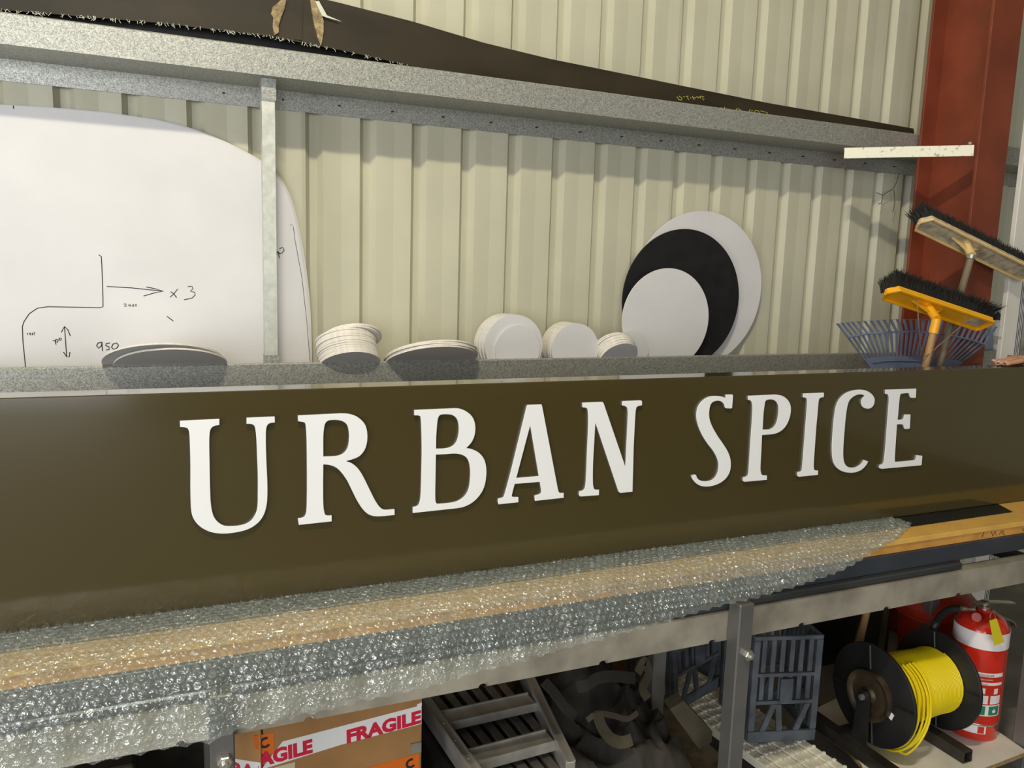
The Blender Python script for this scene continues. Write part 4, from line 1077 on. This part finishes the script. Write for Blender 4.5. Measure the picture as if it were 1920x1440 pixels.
rail('tread', TLp + V(-.02, .25, -.012) + dl * .014, TRp + V(-.02, .25, -.012) - dl * .014, 0.060, 0.022, M['alu'])
for k in range(7):
    f_ = (k + 0.5) / 7
    p = TLp.lerp(TRp, f_) + V(-0.02, 0.20, -0.045); q = BLp.lerp(BRp, f_) + V(0.02, -0.06, -0.045)
    rail('slat', p, q, 0.026, 0.016, M['alu_dark'], lip=False)
for f_ in (0.1, 0.5, 0.9):
    p = TLp.lerp(BLp, f_) + V(0, 0, 0.0003)
    obj('rivet', *lathe([(0.004, 0), (0.003, 0.002), (0, 0.0025)], 10, TR(p)), M['zinc'], lad)

# heap of dark canvas
cx, cy = 1.16, 2.05
def nz(x, y, s): return math.sin(x * 5.1 * s + 1.3 * math.sin(y * 4.3 * s + 2)) * math.cos(y * 4.7 * s + 1.7 * math.sin(x * 3.1 * s))
vs, fs = [], []
NX, NY = 96, 84
for j in range(NY + 1):
    for i in range(NX + 1):
        u, v_ = i / NX, j / NY
        x = 0.90 + u * 0.56; y = 1.745 + v_ * 0.60
        e_ = min(1, min(u, 1 - u) / 0.16) ; ef = min(1, v_ / 0.10); eb = min(1, (1 - v_) / 0.12)
        base = 0.30 + 0.17 * math.exp(-((x - 1.19) / 0.15) ** 2 - ((y - 2.12) / 0.17) ** 2) + 0.05 * math.exp(-((x - 1.02) / .08) ** 2 - ((y - 1.95) / .12) ** 2)
        fold = 0.060 * (1 - abs(nz(x, y, 2.3))) ** 2 + 0.034 * (1 - abs(nz(x + .3, y - .2, 4.4))) ** 2 - 0.03 + 0.006 * nz(x, y, 11)
        z = (base + fold) * (math.sin(e_ * math.pi / 2) ** .5 if e_ > 0 else 0) * ef ** .4 * eb ** .4
        vs.append((x + 0.012 * nz(y, x, 4), y + 0.012 * nz(x, y, 4.5), max(0.001, z)))
for j in range(NY):
    for i in range(NX):
        a_ = j * (NX + 1) + i; fs.append([a_, a_ + 1, a_ + NX + 2, a_ + NX + 1])
heap = thing('canvas_bag', 'crumpled dark canvas bag with straps heaped under the bench', 'bag', (1.18, 2.05, 0))
hb = obj('cloth', vs, fs, M['canvas'], heap, smooth=True)
hb.data.polygons.foreach_set('use_smooth', [True] * len(hb.data.polygons))
def strap(pts, wd, m, name='strap', th=0.006):
    K_ = [at(x, y, Y=Y_) for x, y, Y_ in pts]; P_ = []
    for i in range(len(K_) - 1):
        a0 = K_[max(0, i - 1)]; a1 = K_[i]; a2 = K_[i + 1]; a3 = K_[min(len(K_) - 1, i + 2)]
        for q in range(6):
            t = q / 6
            P_.append(0.5 * (2 * a1 + (a2 - a0) * t + (2 * a0 - 5 * a1 + 4 * a2 - a3) * t * t + (3 * a1 - a0 - 3 * a2 + a3) * t ** 3))
    P_.append(K_[-1])
    vs, fs = [], []
    for i, p in enumerate(P_):
        d = (P_[min(i + 1, len(P_) - 1)] - P_[max(0, i - 1)]).normalized()
        s_ = d.cross(V(0.3, -1, 0.5)).normalized(); n_ = s_.cross(d)
        for a_, b_ in ((-1, 0), (1, 0), (1, 1), (-1, 1)): vs.append(p + s_ * wd / 2 * a_ - n_ * th * (b_ - .5))
    for i in range(len(P_) - 1):
        for k in range(4): fs.append([i * 4 + k, i * 4 + (k + 1) % 4, i * 4 + 4 + (k + 1) % 4, i * 4 + 4 + k])
    fs += [[3, 2, 1, 0], [len(vs) - 4, len(vs) - 3, len(vs) - 2, len(vs) - 1]]
    return obj(name, vs, fs, m, heap, smooth=True)
strap([(1020, 1278, 1.93), (1040, 1300, 1.90), (1062, 1330, 1.87), (1078, 1345, 1.86)], 0.030, M['canvas'])
strap([(1082, 1288, 1.93), (1100, 1284, 1.92), (1120, 1272, 1.93), (1150, 1268, 1.95), (1190, 1272, 1.98)], 0.034, M['canvas'])
strap([(1120, 1335, 1.83), (1128, 1362, 1.81), (1145, 1385, 1.80), (1165, 1392, 1.80), (1184, 1386, 1.80)], 0.034, M['webbing'], 'lining_flap')
strap([(1100, 1350, 1.83), (1120, 1338, 1.83), (1150, 1342, 1.84), (1175, 1348, 1.84), (1195, 1336, 1.85)], 0.016, M['webbing'], 'piping')
strap([(1195, 1262, 2.02), (1208, 1240, 2.03), (1216, 1262, 2.02), (1205, 1290, 1.99), (1215, 1310, 1.97)], 0.03, M['webbing'], 'cuff')
kp = [at(x, y, Y=1.86) for x, y in ((1256, 1330), (1282, 1314), (1336, 1372), (1334, 1392), (1310, 1404))]
ko = V(0.01, 0.05, 0.0)
tag(obj('khaki_pad', [p for p in kp] + [p + ko for p in kp], [[0, 1, 2, 3, 4], [9, 8, 7, 6, 5]] + [[i, (i + 1) % 5, 5 + (i + 1) % 5, 5 + i] for i in range(5)], M['webbing']), 'flat khaki pad leaning on the dark canvas heap', 'pad')

# sheets standing at the back under the bench
tag(obj('plywood_sheet', *boxg(1.05, 2.35, 2.60, 2.618, 0, 0.80, 0.001), M['card']), 'brown plywood sheet standing behind the grey crates', 'sheet')
tag(obj('backing_board', *boxg(2.40, 3.02, 2.48, 2.50, 0, 0.84, 0.001), M['black_sheet']), 'black board standing behind the cord reel', 'board')
tag(obj('shade_backdrop', *boxg(-0.9, 1.02, 2.60, 2.62, 0, 0.84, 0.001), M['dark_steel']), 'added dark sheet standing for the shaded background behind the cardboard box', 'sheet')  # added backdrop: its dark colour stands for shade on the far wall

# ================================================================== BROOMS, RAKE
def fan_pt(tabl, u):
    u *= len(tabl) - 1; i = min(int(u), len(tabl) - 2); k = u - i
    return (tabl[i][0] * (1 - k) + tabl[i + 1][0] * k, tabl[i][1] * (1 - k) + tabl[i + 1][1] * k)
YR = 2.372
rake = thing('leaf_rake', 'blue-grey plastic leaf rake standing head up behind the sign', 'rake', (at(1715, 690, Y=YR)[0], YR, 0))
tips = [(1571, 607), (1600, 603), (1640, 601), (1680, 599), (1720, 599), (1760, 600), (1800, 603), (1835, 606), (1868, 613)]
mids = [(1590, 632), (1620, 627), (1655, 624), (1690, 622), (1720, 621), (1752, 624), (1788, 630), (1820, 637), (1846, 646)]
bass = [(1621, 674), (1642, 670), (1664, 668), (1688, 667), (1712, 667), (1736, 668), (1760, 670), (1784, 673), (1806, 677)]
NTI = 27
def ry(u): return YR - 0.03 * math.sin(u * math.pi)
for k in range(NTI):
    u = k / (NTI - 1)
    pa, pb, pc = fan_pt(bass, u), fan_pt(mids, u), fan_pt(tips, u)
    A_, B_, C_ = at(*pa, Y=ry(u)), at(*pb, Y=ry(u) - .012), at(*pc, Y=ry(u) - .02)
    wds = (0.0048, 0.0060, 0.0072)
    vs = []
    for p, w_ in zip((A_, B_, C_, C_ + V(0, -0.022, 0.001)), wds + (0.006,)):
        vs += [p + V(-w_, 0, 0), p + V(w_, 0, 0), p + V(w_, 0.0035, 0.001), p + V(-w_, 0.0035, 0.001)]
    fs = []
    for i in range(3):
        for q in range(4): fs.append([i * 4 + q, i * 4 + (q + 1) % 4, i * 4 + 4 + (q + 1) % 4, i * 4 + 4 + q])
    fs += [[3, 2, 1, 0], [12, 13, 14, 15]]
    obj('tine', vs, fs, M['rake'], rake)
obj('cross_band', *tube([at(*fan_pt(mids, i / 24), Y=ry(i / 24) - 0.016) for i in range(25)], 0.0042, 6), M['rake'], rake)
hb_ = [fan_pt(bass, i / 16) for i in range(17)] + [(1788, 700), (1770, 716), (1736, 740), (1716, 752), (1690, 738), (1655, 718), (1640, 700)]
hd = [at(x, y + 0.5, Y=YR - 0.028) for x, y in hb_]
obj('head_plate', [p for p in hd] + [p + V(0, 0.008, 0) for p in hd], [list(range(len(hd)))[::-1], list(range(len(hd), 2 * len(hd)))] + [[i, (i + 1) % len(hd), len(hd) + (i + 1) % len(hd), len(hd) + i] for i in range(len(hd))], M['rake'], rake)
obj('plate_ridge', *tube([at(x, y, Y=YR - 0.031) for x, y in ((1636, 680), (1660, 677), (1690, 676), (1720, 677), (1750, 680))], 0.0025, 6), M['rake'], rake)
hb0 = at(1716, 745, Y=YR - 0.02)
obj('handle', *tube([hb0, (hb0.x - 0.02, YR + 0.01, 0.0)], 0.0125, 12), M['wood2'], rake, smooth=True)

def broom(name, label, pl, pr, YL, YRt, tilt, wid, socket, foot, m_plate, m_rim, m_wood, blen, splay, hairs, cap_m):
    Lp, Rp = at(*pl, Y=YL), at(*pr, Y=YRt)
    e1 = (Rp - Lp).normalized(); Ln = (Rp - Lp).length
    S = at(*socket[0], Y=socket[1]); Fp = V(*foot)
    b = thing(name, label, 'broom', tuple(Fp))
    up = V(0, math.sin(math.radians(tilt)), math.cos(math.radians(tilt)))
    e3 = (up - e1 * up.dot(e1)).normalized()        # bristle direction
    e2 = e3.cross(e1).normalized()                  # across the head, away from the viewer
    if e2.y < 0: e2 = -e2
    def P3(a_, b_, c_): return Lp + e1 * a_ + e2 * b_ + e3 * c_
    def bx(a0, a1, b0, b1, c0, c1): 
        v, f = boxg(a0, a1, b0, b1, c0, c1, 0.002)
        return [P3(*q) for q in v], f
    # tray-shaped back: plate with a raised rim towards the handle
    cut = 0.022
    outl = [(0, wid * .5 - .006), (cut, 0), (Ln - cut * .4, 0), (Ln, 0.012), (Ln, wid - .012), (Ln - cut * .4, wid), (cut, wid), (0, wid * .5 + .006)]
    obj('back_plate', *prism(outl, lambda p: P3(p[0], p[1], 0.004), lambda p: P3(p[0], p[1], 0.018)), m_plate, b)
    obj('rim', *tube([P3(x, y, -0.001) for x, y in outl], 0.0065, 6, closed=True), m_rim, b)
    # socket and gussets
    T_ = (Fp - S).normalized()
    Q = S - T_ * 0.0
    mid = Lp + e1 * ((S - Lp).dot(e1)) + e2 * wid * .5 + e3 * 0.004
    obj('socket', *tube([mid, mid.lerp(S, .35), S], [0.022, 0.017, 0.0165], 14), m_rim, b, smooth=True)
    for s_ in (-1, 1):
        tri = [mid + e1 * s_ * 0.075, mid + e1 * s_ * 0.012, mid.lerp(S, .6) + e1 * s_ * 0.014]
        off = e2 * 0.006
        obj('gusset', [p - off for p in tri] + [p + off for p in tri], [[0, 1, 2], [5, 4, 3], [0, 3, 4, 1], [1, 4, 5, 2], [2, 5, 3, 0]], m_rim, b)
    obj('ferrule', *tube([S, S + T_ * (0.055 if cap_m is M['yellow'] else 0.016)], 0.0182 if cap_m is not M['yellow'] else 0.0172, 14), cap_m, b, smooth=True)
    obj('handle', *tube([S + T_ * 0.012, Fp], [0.0138, 0.0138], 14), m_wood, b, smooth=True)
    g = []
    rb_ = random.Random(5)
    vs, fs = [], []
    for i in range(hairs):
        a_ = rb_.uniform(0.006, Ln - 0.004); c_ = rb_.uniform(0.006, wid - 0.006)
        la = (a_ / Ln - .5) * 2; lc = (c_ / wid - .5) * 2
        l_ = blen * rb_.uniform(.82, 1.08)
        p0 = P3(a_, c_, 0.0175); sp = e1 * (splay(la) + rb_.uniform(-.14, .14)) + e2 * (lc * .22 + rb_.uniform(-.14, .14))
        p1 = p0 + e3 * l_ * .55 + sp * l_ * .35; p2 = p0 + e3 * l_ + sp * l_
        r_ = 0.0013; o_ = len(vs)
        for q, rr in ((p0, r_), (p1, r_), (p2, r_ * .6)):
            for k in range(3):
                an = 2.1 * k; vs.append(q + e1 * rr * math.cos(an) + e2 * rr * math.sin(an))
        for s_ in (0, 3):
            for k in range(3): fs.append([o_ + s_ + k, o_ + s_ + (k + 1) % 3, o_ + s_ + 3 + (k + 1) % 3, o_ + s_ + 3 + k])
    bo_ = obj('bristles', vs, fs, M['bristle'], b); bo_['kind'] = 'stuff'
    return b, P3, Ln
yb, YP3, yl = broom('broom', 'bright yellow broom with black bristles, lower of the two', (1678, 541), (1866, 604), 2.185, 2.125, 27, 0.080, ((1756, 598), 2.135), (at(1737, 694, Y=2.17)[0] - 0.24, 2.19, 0.004), M['yellow'], M['yellow'], M['wood'], 0.070, lambda a_: 0.12 + 0.95 * max(0, a_) ** 3, 5200, M['yellow'])
obj('wire_brace', *tube([at(x, y, Y=Y_) for x, y, Y_ in ((1716, 560, 2.16), (1720, 566, 2.12), (1722, 600, 2.12), (1726, 655, 2.125), (1731, 667, 2.13), (1738, 667, 2.13), (1752, 655, 2.13), (1800, 613, 2.12), (1812, 592, 2.13))], 0.0022, 8), M['wire'], yb, smooth=True)
st_ = at(1838, 594, Y=2.19)
obj('worn_label', *(lambda g: ([YP3(*q) for q in g[0]], g[1]))(boxg(yl * .83, yl * .96, 0.018, 0.066, 0.0015, 0.0039)), M['dustygrey'], yb)
broom('broom', 'faded cream yellow broom with dirty bristles, higher of the two', (1741, 407), (1950, 510), 2.31, 2.24, 30, 0.080, ((1822, 478), 2.27), (at(1768, 690, Y=2.30)[0] - 0.34, 2.335, 0.004), M['dustygrey'], M['oldyellow'], M['wood2'], 0.050, lambda a_: -0.75 * max(0, -a_) ** 6 - 0.1, 5200, M['chrome'])

# ================================================================== RIGHT EDGE: tall white boards, bottles
YT = 2.36
xa = at(1879, 640, Y=YT)[0]; xb = at(1903, 640, Y=YT)[0]; zt_ = at(1900, 170, Y=YT)[2]
tag(obj('white_board', *boxg(xa, xb, YT, YT + 0.022, 0, zt_, 0.002), M['white_panel']), 'tall thick white panel standing right of the red column', 'panel')
x = xb + 0.004
for k in range(4):
    w_ = 0.0055
    o = obj('white_board', *boxg(x, x + w_, YT + 0.004, YT + 0.026, 0, zt_ - 0.01 - 0.004 * k, 0.0006), None, None, mats=[M['white_panel']])
    tag(o, '%s thin white board standing edge-on right of the thick white panel' % ('first', 'second', 'third', 'fourth')[k], 'board', 'thin white boards on edge')
    x += w_ + 0.0015
    tag(obj('gap_shade_strip', *boxg(x, x + 0.002, YT + 0.003, YT + 0.025, 0, zt_ - 0.012 - 0.004 * k), M['gap']), 'dark strip standing for the shaded gap beside the %s thin white board' % ('first', 'second', 'third', 'fourth')[k], 'sheet', 'dark gap strips between thin boards')  # solid dark strip in place of a shaded gap
    x += 0.0035
# bottles on the lower girt behind the column
bx_ = at(1864, 650, Y=2.80)
bot = thing('spray_bottle', 'white plastic bottle with a black cap mark on the girt right of the column', 'bottle', (bx_.x, 2.80, ZS))
obj('body', *lathe([(0.036, 0), (0.038, 0.004), (0.038, 0.17), (0.030, 0.20), (0.014, 0.225), (0.014, 0.24)], 28, TR((bx_.x, 2.80, ZS))), M['bottle'], bot, smooth=True)
obj('black_cap', *lathe([(0.026, 0.222), (0.022, 0.238), (0.0, 0.268)], 20, TR((bx_.x, 2.80, ZS)), cap=False), M['ink'], bot, smooth=True)
obj('label_panel', *lathe([(0.0385, 0.095), (0.0385, 0.14)], 28, TR((bx_.x, 2.80, ZS)), cap=False), M['dustygrey'], bot)
jx = at(1848, 655, Y=2.80)[0]
jug = thing('plastic_jug', 'blue-grey plastic jug beside the white bottle behind the column', 'jug', (jx, 2.80, ZS))
obj('body', *lathe([(0.040, 0), (0.044, 0.006), (0.044, 0.12), (0.034, 0.16), (0.016, 0.175)], 24, TR((jx - 0.034, 2.79, ZS))), M['jug'], jug, smooth=True)
obj('cap', *lathe([(0.018, 0.1755), (0.018, 0.195), (0.0, 0.197)], 18, TR((jx - 0.034, 2.79, ZS)), cap=False), M['bottle'], jug, smooth=True)

# ================================================================== THE HAND STEADYING THE SIGN
tip = at(1884, 680, Y=1.932)
hx, hy, hz = tip.x, tip.y, ZT
J = [  # position, radius
    ((hx + 0.360, 2.13, hz - 0.070), 0.038), ((hx + 0.245, 2.070, hz - 0.015), 0.028), ((hx + 0.185, 2.030, hz + 0.010), 0.023),     # forearm, wrist, palm root
    ((hx + 0.135, 1.985, hz + 0.022), 0.020),
]
edges = [(0, 1), (1, 2), (2, 3)]
def chain(root, pts):
    last = root
    for p, r in pts:
        J.append((p, r)); edges.append((last, len(J) - 1)); last = len(J) - 1
fy = (hy, hy + 0.021, hy + 0.043, hy + 0.063)
ln = (0.0, -0.008, -0.002, 0.018)
for k in range(4):
    y = fy[k]; dxx = ln[k]; lift = (0, 0.001, 0.000, -0.004)[k]
    chain(3 if k in (1, 2) else 2, [((hx + 0.098 + dxx * .3, y + (0.004 if k < 2 else -0.002), hz + 0.019 + lift), 0.0105), ((hx + 0.056 + dxx, y + .001, hz + 0.0150 + lift), 0.0092), ((hx + 0.028 + dxx, y, hz + 0.0120 + max(0, lift)), 0.0086), ((hx + 0.008 + dxx, y, hz + 0.0090), 0.0076)])
chain(2, [((hx + 0.150, 1.950, hz + 0.020), 0.016), ((hx + 0.128, 1.905, hz + 0.000), 0.0125), ((hx + 0.112, 1.888, hz - 0.022), 0.0105), ((hx + 0.104, 1.886, hz - 0.042), 0.0085)])
me = bpy.data.meshes.new('hand_skin')
me.from_pydata([j[0] for j in J], edges, [])
ho = bpy.data.objects.new('hand_tmp', me); COL.objects.link(ho)
md = ho.modifiers.new('skin', 'SKIN'); md.use_smooth_shade = True; md.branch_smoothing = 0.6
for i, j in enumerate(J): me.skin_vertices[0].data[i].radius = (j[1], j[1])
me.skin_vertices[0].data[0].use_root = True
sb = ho.modifiers.new('sub', 'SUBSURF'); sb.levels = 2; sb.render_levels = 2
dg = bpy.context.evaluated_depsgraph_get(); dg.update()
hm = bpy.data.meshes.new_from_object(ho.evaluated_get(dg))
g = ([v.co.copy() for v in hm.vertices], [list(p.vertices) for p in hm.polygons])
bpy.data.objects.remove(ho)
hand = thing('hand', 'bare hand resting on the top edge at the right end of the sign', 'hand', (hx + 0.1, 1.96, hz))
hs = obj('skin', *g, M['skin'], hand)
for p in hs.data.polygons: p.use_smooth = True
for k in range(4):
    q = V(hx + 0.006 + ln[k], fy[k], hz + 0.0165)
    obj('fingernail', *xf(lathe([(0.0, 0.0018), (0.6, 0.0014), (1.0, 0.0)], 14, Matrix.Diagonal((0.0062, 0.0046, 1, 1)), cap=False), TR(q, RY(-28))), M['nail'], hand, smooth=True)
obj('sleeve', *lathe([(0.040, 0.0), (0.046, 0.004), (0.050, 0.10), (0.056, 0.26), (0.050, 0.262)], 24, TR((hx + 0.310, 2.104, hz - 0.046), rot_to((0.115, 0.06, -0.055)))), M['sleeve'], hand, smooth=True)

# tidy helper properties
for o in bpy.data.objects:
    if '_o' in o: del o['_o']
